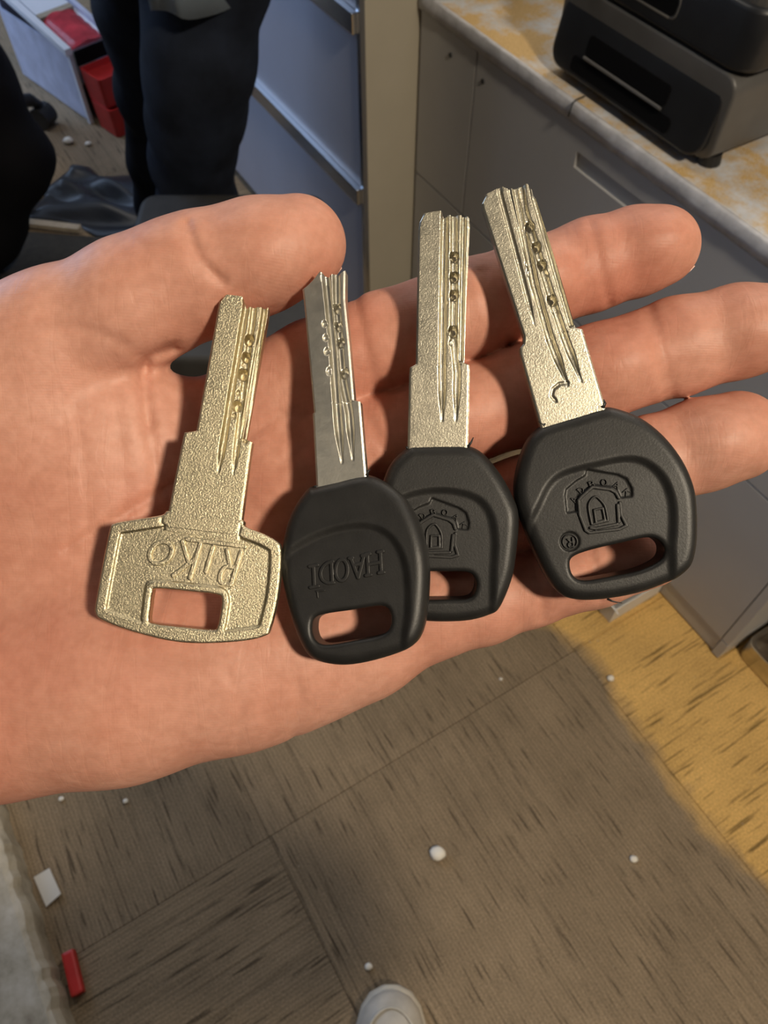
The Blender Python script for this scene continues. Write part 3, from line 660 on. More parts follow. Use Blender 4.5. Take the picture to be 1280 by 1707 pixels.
for k, (bz, lab) in enumerate(((.001, 'red plastic bin on the floor in front of the display rack'), (.084, 'red plastic bin stacked on another in front of the display rack'))):
    px_, py_ = .058, -.075 + .012 * k
    bn = empty('red_bin', (RKX + px_ * .71 - py_ * .70, RKY + px_ * .70 + py_ * .71, bz), RA, lab, 'bin', 'red bins by the rack')
    bm = bmesh.new(); a = rrect(-.056, .056, -.052, .052, .010, 3); c = rrect(-.051, .051, -.047, .047, .008, 3)
    A = [bm.verts.new((x * .95, y * .95, 0)) for x, y in a]; B = [bm.verts.new((x, y, .081)) for x, y in a]; Cc = [bm.verts.new((x, y, .081)) for x, y in c]; D = [bm.verts.new((x * .95, y * .95, .066)) for x, y in c]
    for i in range(len(a)):
        j = (i + 1) % len(a)
        for p, q in ((A, B), (B, Cc), (Cc, D)): bm.faces.new((p[i], p[j], q[j], q[i]))
    bm.faces.new(A[::-1]); bm.faces.new(D); bm_obj('tub', bm, M['red'], bn)
    box('label_holder', -.012, .03, -.056, -.050, .046, .062, M['white_plastic'] if k == 0 else M['red'], bn, bevel=.001)
# the photographer behind the viewpoint
PH = np.array([-.05, -.38, 0.])
ph = empty('person', tuple(PH), 0, 'person in dark clothes holding up the keys, standing behind the pale shoe', 'person')
dark = [[((-.14, -.36, .92), .12), ((.03, -.36, .92), .12)], [((-.055, -.37, 1.0), .165), ((-.055, -.37, 1.18), .16), ((-.055, -.38, 1.33), .15)], [((-.20, -.38, 1.38), .075), ((.09, -.38, 1.38), .075)],
        [((.13, -.38, 1.37), .070), ((.35, -.25, 1.14), .072), ((.15, -.085, 1.23), .046)],
        [((-.23, -.38, 1.37), .065), ((-.30, -.34, 1.14), .055), ((-.325, -.10, 1.145), .045)]]
fin('jacket', body_mesh('jacket', dark, .014, None, None, 4, 5), M['sleeve'], ph, PH)
legs = [[((-.13, -.36, .92), .105), ((-.15, -.34, .50), .075), ((-.16, -.38, .10), .06)], [((.02, -.36, .92), .105), ((.015, -.33, .50), .075), ((.01, -.25, .13), .055)]]
fin('trousers', body_mesh('trousers', legs, .014, None, None, 4, 5), M['jeans'], ph, PH)
fin('head', body_mesh('head', [[((-.055, -.38, 1.42), .055), ((-.055, -.37, 1.54), .055)], [((-.055, -.36, 1.57), .075), ((-.055, -.37, 1.63), .092)], [((-.055, -.28, 1.575), .012), ((-.055, -.262, 1.56), .014)]], .009, None, None, 3, 3), M['skin'], ph, PH)
fin('hair', body_mesh('hair', [[((-.055, -.395, 1.66), .098), ((-.055, -.42, 1.58), .07)]], .009, None, None, 3, 3), M['black_cloth'], ph, PH)

# ================================================================== THE HAND
HV = 0.65
HF = Field(mm(-10, 0, 150) * 0 + np.array([-175, -66, -190]), np.array([94, 64, -118]), HV)
def C_(px, py, d, rpx): return (mm(px, py, d), rpx * d / FPX)
FING = {
 'index': [(440, 668, 163, 76), (525, 620, 161, 80), (640, 570, 160, 80), (790, 514, 159, 79), (880, 480, 159, 75), (985, 442, 159, 74), (1060, 420, 159, 71), (1098, 411, 159, 66)],
 'middle': [(480, 790, 164, 84), (565, 762, 162, 82), (650, 733, 161, 77), (780, 690, 160, 79), (880, 658, 160, 83), (1000, 620, 160, 78), (1130, 578, 160, 80), (1230, 553, 160, 76), (1285, 545, 160, 71)],
 'ring': [(520, 940, 164, 84), (600, 915, 162, 82), (700, 888, 161, 78), (880, 838, 160, 78), (980, 808, 160, 75), (1080, 771, 160, 75), (1170, 742, 160, 76), (1226, 727, 160, 75)],
 'little': [(480, 1080, 160, 115), (600, 1058, 160, 100), (720, 1015, 160, 82), (800, 1000, 160, 74), (880, 978, 160, 66), (990, 948, 160, 63), (1080, 920, 160, 60)],
}
for nm, pts in FING.items(): chain(HF, [C_(*p) for p in pts], 2.0, 0.5, 6)
# pads on the palm side of the fingers
def blob(px, py, d, rx, ry, rz, k, ang=0):
    c = mm(px, py, d); s = d / FPX; r = (rx * s, ry * s, rz)
    R = max(r) + 8; sl, g = HF.block(c - R, c + R)
    ca, sa = math.cos(math.radians(ang)), math.sin(math.radians(ang))
    gx, gy = g[0] - c[0], g[1] - c[1]
    d_ = ell_d((gx * ca + gy * sa, -gx * sa + gy * ca, g[2] - c[2]), (0, 0, 0), r)
    HF.v[sl] = smin(HF.v[sl], d_, k)
for a in ((1085, 412, 156, 72, 54, 7.6, 2, 14), (905, 470, 156, 75, 60, 8.6, 2, 18), (715, 542, 157, 85, 62, 9, 2, 19),
          (1245, 553, 156.5, 85, 60, 8.4, 2, 14), (1020, 612, 157, 90, 62, 9, 2, 16), (760, 697, 158, 90, 62, 8.8, 2, 17),
          (1190, 737, 156.5, 80, 60, 8.4, 2, 15), (985, 806, 157, 80, 57, 8.6, 2, 19), (800, 860, 158, 85, 60, 8.6, 2, 16),
          (1060, 926, 157, 60, 48, 6.8, 2, 16), (930, 963, 157, 62, 50, 7.0, 2, 15)): blob(*a)
# palm, built apart and then merged
PF = Field(HF.lo, HF.lo + (HF.n - 1) * HF.h, HF.h); fingers = HF.v; HF2 = HF
HF.v = PF.v
for pts in ([(-190, 860, 168, 150), (120, 760, 166, 112), (290, 730, 165, 80), (460, 662, 163, 72), (530, 622, 162, 76)],
            [(-190, 900, 168, 150), (200, 850, 168, 100), (480, 790, 164, 90), (560, 765, 163, 80)],
            [(-190, 960, 166, 150), (200, 960, 167, 110), (500, 945, 164, 92), (600, 918, 163, 80)],
            [(-190, 1040, 164, 160), (0, 1165, 160, 158), (200, 1150, 158, 140), (400, 1105, 159, 126), (520, 1078, 160, 110), (600, 1058, 161, 98)]):
    chain(HF, [C_(*p) for p in pts], 5, 9, 14)
blob(170, 1120, 158, 340, 170, 18.0, 6, 8); blob(420, 1090, 158, 190, 140, 12.5, 6, 16)
blob(70, 760, 158, 230, 250, 14.0, 8, -20)
# forearm
chain(HF, [(mm(-190, 950, 166), 24), (np.array([-125, -20, -164]), 23), (np.array([-168, -40, -158]), 25)], 6, 10, 14)
HF.v = smin(HF.v, fingers, 4.5)
# thumb
TH = [(-160, 780, 162, 150), (-10, 638, 158, 132), (110, 572, 156, 118), (225, 505, 154, 104), (300, 470, 153, 98), (350, 455, 153, 96), (430, 428, 153, 90), (497, 408, 153, 80)]
P3 = HF.v.copy(); HF.v = PF.v.copy() * 0 + 30
HF.v[:] = 30
chain(HF, [C_(*p) for p in TH], 3, 0, 8)
blob(440, 425, 148.5, 105, 74, 8.0, 2.5, 17); blob(215, 520, 150, 110, 75, 9, 4, 30)
thumb = HF.v
# blend: broad near the wrist, tight at the free part
xk = (HF.ax[0][:, None, None]); kk = 2.0 + 9.0 * sstep((-52 - xk) / 14.0)
kk = np.broadcast_to(kk, thumb.shape).astype(np.float32)
h_ = np.clip(0.5 + 0.5 * (thumb - P3) / kk, 0, 1)
HF.v = thumb + (P3 - thumb) * h_ - kk * h_ * (1 - h_)
# creases
gx, gy, gz = np.meshgrid(*[a.astype(np.float32) for a in HF.ax], indexing='ij', sparse=True)
near = np.argwhere((np.abs(HF.v) < 2.5)); ii = tuple(near.T)
X = HF.ax[0][ii[0]]; Y = HF.ax[1][ii[1]]; Z = HF.ax[2][ii[2]]; D_ = -Z
PX = 640 + X * FPX / D_; PY = 853.5 - Y * FPX / D_
front = sstep((164 - D_) / 6.0)
CREASE = [([(312, 372), (322, 405), (340, 440), (372, 470)], .75, 7), ([(300, 380), (312, 420), (330, 455)], .3, 6),
          ([(290, 580), (255, 592), (241, 612), (241, 650), (247, 705)], 1.2, 10), ([(247, 705), (262, 790), (285, 870), (280, 960), (240, 1060)], .45, 10),
          ([(110, 915), (190, 868), (290, 805), (360, 760), (470, 690)], .55, 8), ([(330, 830), (450, 790), (560, 700)], .35, 9),
          ([(330, 965), (480, 900), (620, 800)], .4, 9), ([(120, 660), (140, 760), (150, 900)], .22, 7), ([(185, 640), (200, 740), (215, 850)], .22, 7), ([(40, 700), (110, 730), (210, 735)], .18, 6), ([(50, 780), (130, 800), (220, 800)], .18, 6),
          ([(40, 560), (110, 545), (180, 560), (240, 600)], .35, 9), ([(495, 1140), (500, 1180), (490, 1225)], .35, 9), ([(380, 1120), (400, 1180), (395, 1240)], .25, 9),
          ([(592, 490), (605, 560), (625, 640)], .4, 8), ([(800, 455), (815, 510), (845, 575)], .45, 7), ([(808, 452), (825, 510), (853, 572)], .35, 6), ([(985, 372), (1000, 440), (1015, 505)], .4, 7),
          ([(615, 700), (640, 750), (650, 800)], .4, 8), ([(890, 590), (905, 650), (925, 730)], .45, 7), ([(1085, 515), (1105, 590), (1122, 660)], .4, 7), ([(1075, 520), (1093, 590), (1110, 665)], .3, 6),
          ([(1052, 695), (1075, 765), (1090, 840)], .4, 7), ([(880, 770), (900, 830), (915, 900)], .4, 7), ([(660, 830), (690, 890), (700, 960)], .35, 8),
          ([(655, 1100), (690, 1060), (700, 980)], .5, 9), ([(905, 1030), (900, 980), (885, 920)], .4, 7), ([(1000, 1000), (995, 960), (980, 900)], .35, 6)]
add = np.zeros(len(PX))
for pts, amp, wd in CREASE:
    c = catmull(pts, 5, False); lo, hi = c.min(0) - 40, c.max(0) + 40
    sel = (PX > lo[0]) & (PX < hi[0]) & (PY > lo[1]) & (PY < hi[1])
    dd = line_sd(PX[sel], PY[sel], c); add[sel] += amp * (np.exp(-(dd / wd) ** 2) - .08 * np.exp(-((dd - 2.6 * wd) / wd / 1.5) ** 2))
HF.v[ii] += (add * front).astype(np.float32)
SKIN = HF
V, Q = surface_nets(HF.v, HF.lo, HF.h)
# a little smoothing of the net
ed = np.concatenate([Q[:, [0, 1]], Q[:, [1, 2]], Q[:, [2, 3]], Q[:, [3, 0]]])
for lam in (.5, -.2, .5):
    acc = np.zeros_like(V); cn = np.zeros(len(V)); np.add.at(acc, ed[:, 0], V[ed[:, 1]]); np.add.at(cn, ed[:, 0], 1); np.add.at(acc, ed[:, 1], V[ed[:, 0]]); np.add.at(cn, ed[:, 1], 1)
    V = V + lam * (acc / cn[:, None] - V)
HAND0 = mm(150, 950, 165)
HM = Matrix.Translation(Vector(to_world(HAND0))) @ RCAM.to_4x4()
hand = mesh_np('hand', (V - HAND0) * .001, Q, M['skin']); hand.matrix_world = HM
tag(hand, 'open hand held palm up with four keys lying across it', 'hand')
# nails on the far side of the tips
def nail(px, py, d, ang, rl, rw, tilt=0):
    c = mm(px, py, d) - HAND0; s = d / FPX; L, W_ = rl * s, rw * s; vs = []; n1, n2 = 10, 8
    ca, sa = math.cos(math.radians(ang)), math.sin(math.radians(ang)); tt = math.radians(tilt)
    for lay in (0, -.5):
        for i in range(n1 + 1):
            for j in range(n2 + 1):
                u = -1 + 2 * i / n1; v = -1 + 2 * j / n2
                x = L * u; y = W_ * v * math.sqrt(max(0, 1 - .35 * abs(u) ** 4)); z = -(W_ * .9) * math.sqrt(max(0, 1 - (v * .86) ** 2)) - lay * 1.0 + 1.2 * max(0, u) ** 2
                y, z = y * math.cos(tt) - z * math.sin(tt), y * math.sin(tt) + z * math.cos(tt)
                vs.append(((x * ca - y * sa + c[0]) * .001, (x * sa + y * ca + c[1]) * .001, (z + c[2]) * .001))
    Nn = (n1 + 1) * (n2 + 1); Fq = []
    for i in range(n1):
        for j in range(n2):
            a = i * (n2 + 1) + j; Fq += [(a, a + 1, a + n2 + 2, a + n2 + 1), (Nn + a, Nn + a + n2 + 1, Nn + a + n2 + 2, Nn + a + 1)]
    rim = [i * (n2 + 1) for i in range(n1 + 1)] + [n1 * (n2 + 1) + j for j in range(1, n2 + 1)] + [i * (n2 + 1) + n2 for i in range(n1 - 1, -1, -1)] + list(range(n2 - 1, 0, -1))
    for a, b_ in zip(rim, rim[1:] + rim[:1]): Fq.append((a, b_, Nn + b_, Nn + a))
    mesh_np('fingernail', vs, Fq, M['nail'], hand)
nail(1104, 410, 161.0, 14, 50, 54); nail(1288, 546, 162.0, 13, 54, 60); nail(1228, 722, 162, 15, 52, 60); nail(1080, 920, 162, 16, 40, 47); nail(497, 408, 155.5, 15, 60, 68, -25)
# sleeve
bm = bmesh.new(); rg = []
for t_, ra in ((0, 31), (.02, 35), (.1, 37), (.3, 38), (.6, 40), (1, 42)):
    c = np.array([-140, -27, -162]) * (1 - t_) + np.array([-330, -60, -40]) * t_ - HAND0; rg.append((tuple(c * .001), ra * .001))
add_tube(bm, [r[0] for r in rg], [r[1] for r in rg], 28); bm_obj('sleeve', bm, M['sleeve'], hand, smooth=True)

# ================================================================== THE KEYS
class Key:
    """local frame in millimetres: x to the right across the key, y from the bow to the tip, z towards the viewer"""
    def __init__(s, name, tip, bot, roll, label):
        T, B = mm(*tip), mm(*bot); s.O = B
        y = T - B; s.len = np.linalg.norm(y); y /= s.len
        x = np.cross(y, np.array([0, 0, 1.])); x /= np.linalg.norm(x); z = np.cross(x, y)
        a = math.radians(roll); x, z = x * math.cos(a) - z * math.sin(a), z * math.cos(a) + x * math.sin(a)
        s.R = np.stack([x, y, z])
        o = bpy.data.objects.new(name, None); COL.objects.link(o); o.empty_display_size = .01
        Rw = RCAM.to_3x3() @ Matrix([tuple(r) for r in s.R]).transposed()
        o.matrix_world = Matrix.Translation(Vector(to_world(B))) @ Rw.to_4x4(); s.o = o
        tag(o, label, 'key', 'keys lying in the hand')
    def p(s, px, py, z=0.0):
        r = mm(px, py, 1.0); n = s.R[2]; t = ((s.O + n * z) @ n) / (r @ n); q = s.R @ (r * t - s.O); return q[:2]
    def pl(s, pts, z=0.0): return np.array([s.p(a, b_, z) for a, b_ in pts])
    def mesh(s, nm, V, Q, mat, par=None): return mesh_np(nm, np.asarray(V) * .001, Q, mat, par or s.o)
def sdf_solid(key, nm, outline, zfun, mat, h, zlo, zhi, extra=None, parent=None):
    lo = outline.min(0) - 1.2; hi = outline.max(0) + 1.2
    nx, ny = (np.ceil((hi - lo) / h).astype(int) + 1); X = (lo[0] + h * np.arange(nx))[:, None]; Y = (lo[1] + h * np.arange(ny))[None, :]
    nz = int((zhi - zlo) / h) + 2; Zs = zlo + h * np.arange(nz)
    vol = zfun(X, Y, Zs)
    V, Q = surface_nets(vol.astype(np.float32), np.array([lo[0], lo[1], zlo]), h)
    return key.mesh(nm, V, Q, mat, parent)
def rounded(d2, Zs, T, R):
    """extrusion of a 2-D distance field: thickness T, edge radius R; T may vary over the plane"""
    q1 = (d2 + R)[:, :, None]; hz = T / 2; q2 = np.abs(Zs)[None, None, :] - (hz[:, :, None] if np.ndim(hz) else hz) + R
    return np.minimum(np.maximum(q1, q2), 0) + np.sqrt(np.maximum(q1, 0) ** 2 + np.maximum(q2, 0) ** 2) - R

def blade(key, L, Rr, top, grooves, dimples, mat, th=2.6, y_end=None, scal=None):
    """L/Rr: left and right edge (px, tip first); top: tip contour (px); grooves: (px line, half width px, depth mm, run-out mm)"""
    zf = th / 2
    Lp, Rp, Tp = key.pl(L, zf), key.pl(Rr, zf), key.pl(top, zf)
    gl = [(key.pl(g[0], zf), g[1] * 148 / FPX, g[2], g[3]) for g in grooves]
    dp = [(key.p(a, b_, zf), r * 148 / FPX * (1 if dpt > 1.2 else .8), dpt if dpt > 1.2 else dpt * .45) for a, b_, r, dpt in dimples]
    y0 = min(Lp[:, 1].min(), Rp[:, 1].min()); y1 = max(Tp[:, 1].max(), Lp[:, 1].max(), Rp[:, 1].max())
    steps = sorted(set([round(v, 3) for v in Lp[:, 1]] + [round(v, 3) for v in Rp[:, 1]]))
    ys = np.unique(np.concatenate([np.arange(y0, y1, .22), np.array(steps), np.array(steps) - .02]))
    ys = ys[(ys >= y0) & (ys <= y1)]
    o1, o2 = np.argsort(Lp[:, 1], kind='stable'), np.argsort(Rp[:, 1], kind='stable')
    def edge(P, o, y): return np.interp(y, P[o, 1], P[o, 0])
    xl = edge(Lp, o1, ys); xr = edge(Rp, o2, ys); NC = 84
    f = np.linspace(0, 1, NC)
    Xg = xl[:, None] + (xr - xl)[:, None] * f[None, :]; Yg = np.repeat(ys[:, None], NC, 1)
    # squeeze the last rows under the tip contour
    ot = np.argsort(Tp[:, 0]); ytop = np.interp(Xg, Tp[ot, 0], Tp[ot, 1])
    ylow = Tp[:, 1].min() - 2.0
    sc = np.clip((Yg - ylow) / (y1 - ylow), 0, 1); Yg = np.where(Yg > ylow, ylow + sc * (ytop - ylow), Yg)
    Zg = np.full(Xg.shape, zf)
    edge_d = np.minimum((Xg - xl[:, None]), (xr[:, None] - Xg)); Zg -= .18 * sstep(1 - edge_d / .35)
    cut = np.zeros(Xg.shape)
    for P, hw, dep, run in gl:
        d = line_sd(Xg, Yg, P); end = P[-1]
        taper = sstep((Yg - end[1]) / run) if run else 1.0
        wv2 = hw * (0.35 + .65 * taper) if run else hw
        prof = np.clip(1 - d / np.maximum(wv2, .05), 0, 1); prof = np.minimum(prof * 1.8, 1)
        cut = np.maximum(cut, dep * prof * (0.15 + .85 * taper if run else 1))
    for c, r, dep in dp:
        d = np.sqrt((Xg - c[0]) ** 2 + ((Yg - c[1]) / 1.15) ** 2); cut = np.maximum(cut, np.where(d < r, dep * 1.35 * np.minimum(1, 4.5 * (1 - d / r)), 0))
    if scal is not None: cut += scal * (np.sin(Yg * 7) > .3) * 0
    Zg -= cut
    nr = len(ys); V = np.stack([Xg, Yg, Zg], -1).reshape(-1, 3); idx = np.arange(nr * NC).reshape(nr, NC)
    Fq = [np.stack([idx[:-1, :-1], idx[:-1, 1:], idx[1:, 1:], idx[1:, :-1]], -1).reshape(-1, 4)]
    # back sheet and walls
    Vb = np.stack([Xg, Yg, np.full(Xg.shape, -zf)], -1).reshape(-1, 3); n0 = len(V); ib = idx + n0
    Fq.append(np.stack([ib[:-1, :-1], ib[1:, :-1], ib[1:, 1:], ib[:-1, 1:]], -1).reshape(-1, 4))
    V = np.concatenate([V, Vb])
    # separate wall vertices keep the arrises sharp
    def wall(a, b_, flip):
        nonlocal V
        k = len(V); V = np.concatenate([V, V[a], V[b_]]); m_ = len(a); i = np.arange(m_ - 1)
        q = np.stack([k + i, k + i + 1, k + m_ + i + 1, k + m_ + i], -1); Fq.append(q[:, ::-1] if flip else q)
    wall(idx[:, 0], ib[:, 0], False); wall(idx[:, -1], ib[:, -1], True); wall(idx[0], ib[0], True); wall(idx[-1], ib[-1], False)
    return key.mesh('blade', V, np.concatenate(Fq), mat)

def strokes(key, nm, lines, rad, z0, z1, mat, parent=None, h=.09):
    """raised lettering: thick 2-D strokes (mm) standing from z0 to z1"""
    allp = np.concatenate(lines); lo = allp.min(0) - rad - .3; hi = allp.max(0) + rad + .3
    nx, ny = np.ceil((hi - lo) / h).astype(int) + 1; X = (lo[0] + h * np.arange(nx))[:, None]; Y = (lo[1] + h * np.arange(ny))[None, :]
    d = np.full((nx, ny), 1e9)
    for l in lines: d = np.minimum(d, line_sd(X, Y, l))
    d -= rad; zl = z0 - .2; Zs = zl + h * np.arange(int((z1 - z0 + .5) / h) + 2); T = z1 - z0
    vol = rounded(d, Zs - (z0 + z1) / 2, T, min(rad, T / 2) * .6)
    V, Q = surface_nets(vol.astype(np.float32), np.array([lo[0], lo[1], zl]), h)
    return key.mesh(nm, V, Q, mat, parent)
def arc(cx, cy, rx, ry, a0, a1, n=14): return [(cx + rx * math.cos(math.radians(a)), cy + ry * math.sin(math.radians(a))) for a in np.linspace(a0, a1, n)]
GLYPH = {  # unit box 0..1 wide, 0..1 high, upright
 'H': [[(.1, 0), (.1, 1)], [(.9, 0), (.9, 1)], [(.1, .5), (.9, .5)], [(-.05, 0), (.25, 0)], [(-.05, 1), (.25, 1)], [(.75, 0), (1.05, 0)], [(.75, 1), (1.05, 1)]],
 'A': [[(0, 0), (.5, 1), (1, 0)], [(.2, .36), (.8, .36)], [(-.12, 0), (.14, 0)], [(.86, 0), (1.12, 0)]],
 'a': [[(0, 0), (.5, 1), (1, 0)], [(.2, .36), (.8, .36)]],
 'O': [arc(.5, .5, .5, .5, 0, 360, 22)],
 'D': [[(.1, 0), (.1, 1)], arc(.15, .5, .8, .5, -90, 90, 14), [(0, 0), (.2, 0)], [(0, 1), (.2, 1)]],
 'I': [[(.5, 0), (.5, 1)], [(.2, 0), (.8, 0)], [(.2, 1), (.8, 1)]],
 'i': [[(.5, 0), (.5, 1)]],
 'R': [[(.1, 0), (.1, 1)], [(.1, 1), (.55, 1)] + arc(.6, .74, .32, .26, 90, -90, 10) + [(.1, .48)], [(.45, .48), (.95, 0)]],
 'B': [[(.1, 0), (.1, 1), (.5, 1)] + arc(.55, .76, .3, .24, 90, -90, 8) + [(.1, .52)], arc(.55, .26, .35, .26, 90, -90, 8) + [(.1, 0)]],
 'K': [[(.1, 0), (.1, 1)], [(.95, 1), (.15, .45)], [(.35, .6), (1, 0)]],
 'S': [[(.9, .85)] + arc(.5, .76, .38, .24, 40, 270, 10) + arc(.5, .26, .4, .26, 90, -140, 10)],
}
def glyph_lines(key, ch, org, right, up, z):
    """org/right/up in px: origin of the letter's box, its right and up edges"""
    out = []
    for l in GLYPH[ch]: out.append(key.pl([(org[0] + right[0] * a + up[0] * b_, org[1] + right[1] * a + up[1] * b_) for a, b_ in l], z))
    return out

# ---- key 1: one-piece metal key
k1 = Key('metal_key', (392, 492, 143.8), (300, 1072, 138.3), 0, 'all-metal gold-toned key with rectangular hole, leftmost in the hand')
blade(k1, [(376, 490), (366, 497), (362, 520), (327, 718), (307, 721), (304, 733), (281, 848), (272, 884)], [(447, 512), (446, 523), (409, 731), (420, 737), (418, 748), (403, 860), (400, 892)],
      [(362, 500), (376, 490), (404, 493), (409, 511), (446, 512)],
      [([(411, 480), (409, 515), (386, 650), (364, 786)], 5.5, 1.0, 4), ([(424, 500), (421, 530), (405, 650), (389, 790)], 5, .55, 4), ([(441, 490), (440, 520), (408, 735)], 4.5, .9, 0), ([(437, 525), (409, 690), (400, 735)], 2.5, .5, 0)],
      [(415, 566, 8, 1.7), (410, 595, 7.5, 1.6), (404, 624, 8.5, 1.8), (394, 677, 8, 1.7), (419, 545, 5, .9), (407, 608, 5, .9), (397, 655, 5, .9), (388, 560 + 70, 5, .5), (390, 693, 5, .9)], M['key_grain'], th=2.5)
OUT1 = k1.pl([(272, 859), (284, 852), (330, 858), (402, 866), (410, 878), (440, 890), (463, 903), (470, 916), (469, 960), (463, 1005), (452, 1048), (444, 1059), (407, 1068), (337, 1072), (281, 1067), (215, 1050), (172, 1033), (162, 1022), (162, 1008), (171, 957), (185, 887), (193, 873), (230, 866)])
OUT1 = catmull(OUT1, 5)
HOLE1 = catmull(k1.pl([(264, 981), (318, 986), (363, 991), (371, 999), (369, 1020), (364, 1044), (356, 1049), (310, 1045), (259, 1039), (252, 1032), (254, 1010), (257, 988)]), 5)
TAB1 = k1.pl([(278, 855), (275, 870), (283, 880), (388, 892), (396, 888), (403, 868)])
def z1(X, Y, Zs):
    d = poly_sd(X, Y, OUT1); hd = poly_sd(X, Y, HOLE1); tb = poly_sd(X, Y, TAB1)
    rim = np.maximum(sstep(1 - (-d - 1.9) / .35), sstep(1 - (hd - 1.2) / .3)); rim = np.maximum(rim, sstep(1 - tb / .3))
    groove = .35 * np.exp(-((tb - .35) / .22) ** 2)
    T = 1.7 + .9 * rim - groove * (d < -.5)
    dd = np.maximum(d, -hd)
    return rounded(dd, Zs, T, .45)
sdf_solid(k1, 'bow', OUT1, z1, M['key_grain'], .17, -1.9, 1.9)
zt = .95
L_ = []
# letters stand upside down to the viewer: the first one is rightmost
def up_word(key, word, z):
    out = []
    for ch, org, right, up in word: out += glyph_lines(key, ch, org, right, up, z)
    return out
strokes(k1, 'lettering', up_word(k1, [('R', (404, 921), (-27, -4), (-16, 54)), ('i', (366, 914), (-22, -3), (-12, 40)), ('K', (337, 908), (-33, -5), (-17, 56)), ('O', (292, 905), (-36, -3), (-12, 36))], zt) + [k1.pl([(408, 911), (312, 899)], zt)], .42, .70, 1.22, M['key_grain'])

# ---- plastic-headed keys
def head(key, outline, slot_, arch, mat, recess=.75, T=7.2, banner=None, dot=None):
    O = catmull(key.pl(outline), 4); S = catmull(key.pl(slot_, 2.5), 4); A_ = catmull(key.pl(arch, 3), 4)
    Bn = key.pl(banner, 3) if banner else None
    def zf(X, Y, Zs):
        d = poly_sd(X, Y, O); s_ = poly_sd(X, Y, S); a_ = poly_sd(X, Y, A_)
        ymax = O[:, 1].max(); ymin = O[:, 1].min()
        dome = 1.5 * np.clip((Y - (ymax - 15)) / 15, 0, 1) ** 1.3
        inside = sstep((-a_) / 1.7); front = -recess * inside - dome
        if Bn is not None: front = front - .38 * sstep(-poly_sd(X, Y, Bn) / .25 + .5)
        if dot is not None:
            c = key.p(*dot[:2], 3); rr_ = dot[2]; dd_ = np.sqrt((X - c[0]) ** 2 + (Y - c[1]) ** 2); front = front - .3 * sstep((rr_ - dd_) / .25 + .5)
        lip = .25 * sstep(1 - s_ / .8)
        front = front + lip * 0
        hf = (T / 2 + front)[:, :, None]; hb = T / 2 - dome[:, :, None] * .6
        Rf = 2.3
        q1 = (d + Rf)[:, :, None]; q2 = np.maximum(Zs[None, None, :] - hf, -Zs[None, None, :] - hb) + Rf
        v = np.minimum(np.maximum(q1, q2), 0) + np.sqrt(np.maximum(q1, 0) ** 2 + np.maximum(q2, 0) ** 2) - Rf
        # slot with a rounded mouth
        g1 = (-s_ + .9)[:, :, None]; g2 = np.maximum(Zs[None, None, :] - hf, -Zs[None, None, :] - hb) + .9
        c2 = np.minimum(np.maximum(g1, g2), 0) + np.sqrt(np.maximum(g1, 0) ** 2 + np.maximum(g2, 0) ** 2) - .9
        return np.maximum(v, c2)
    return sdf_solid(key, 'head', O, zf, mat, .2, -4.4, 4.4), T / 2 - recess
def burr(key, pts, z=1.0, r=.35):
    P = key.pl(pts, z); bm = bmesh.new(); add_tube(bm, [(a * .001, b_ * .001, z * .001) for a, b_ in P], [r * .001 * (1 - .75 * i / (len(P) - 1)) for i in range(len(P))], 6); bm_obj('moulding_burr', bm, M['black_plastic'], key.o, smooth=True)

k2 = Key('plastic_head_key', (546, 455, 145.5), (590, 1108, 138.5), -8, 'black-headed key lettered across the bow, lying over another key')
blade(k2, [(533, 451), (503, 474), (507, 512), (523, 687), (521, 690), (528, 830)], [(575, 450), (575, 500), (582, 570), (590, 667), (600, 669), (601, 680), (612, 815)],
      [(503, 473), (533, 451), (540, 457), (549, 460), (558, 454), (566, 457), (575, 450)],
      [([(543, 440), (543, 460), (554, 570), (563, 699), (570, 770)], 7, 1.1, 6), ([(560, 440), (561, 507), (570, 629), (582, 688), (588, 765)], 6.5, 1.0, 6)],
      [(561, 512, 7.5, 1.6), (563, 542, 7.5, 1.6), (567, 570, 7.5, 1.6), (573, 622, 8, 1.6), (541, 540, 6, .9), (543, 563, 6, .9), (545, 586, 6.5, .9), (550, 619, 8, .9), (566, 596, 6, .8), (556, 640, 6, .8)], M['key_satin'])
h2, z2 = head(k2, [(514, 815), (526, 811), (560, 803), (608, 792), (638, 801), (672, 826), (693, 857), (709, 901), (716, 950), (713, 1012), (705, 1052), (688, 1076), (652, 1092), (601, 1105), (561, 1107), (524, 1097), (504, 1072), (487, 1025), (474, 968), (473, 932), (480, 881), (494, 844)],
     [(531, 1026), (585, 1017), (636, 1010), (650, 1022), (650, 1044), (636, 1058), (590, 1068), (542, 1075), (524, 1065), (520, 1042)],
     [(500, 898), (551, 876), (601, 868), (640, 877), (668, 903), (684, 945), (688, 1000), (684, 1050), (660, 1140), (540, 1150), (470, 1120), (455, 1000), (465, 930)], M['black_plastic'])
W2 = []
for ch, x, y, wd in (('H', 637, 919, 27), ('A', 607, 926, 22), ('O', 579, 931, 20), ('D', 555, 936, 22), ('I', 534, 941, 22)):
    W2.append((ch, (x, y), (-wd, wd * .2), (1.5, 35)))
strokes(k2, 'lettering', up_word(k2, W2, z2), 0.33, z2 - .1, z2 + .36, M['black_plastic'], h2)
strokes(k2, 'mould_mark', [k2.pl([(529, 986), (530, 996)], z2), k2.pl([(527, 986), (541, 984)], z2)], .16, z2 - .1, z2 + .2, M['black_plastic'], h2)
burr(k2, [(611, 793), (613, 786), (617, 783)]); burr(k2, [(530, 812), (525, 811), (521, 812)])

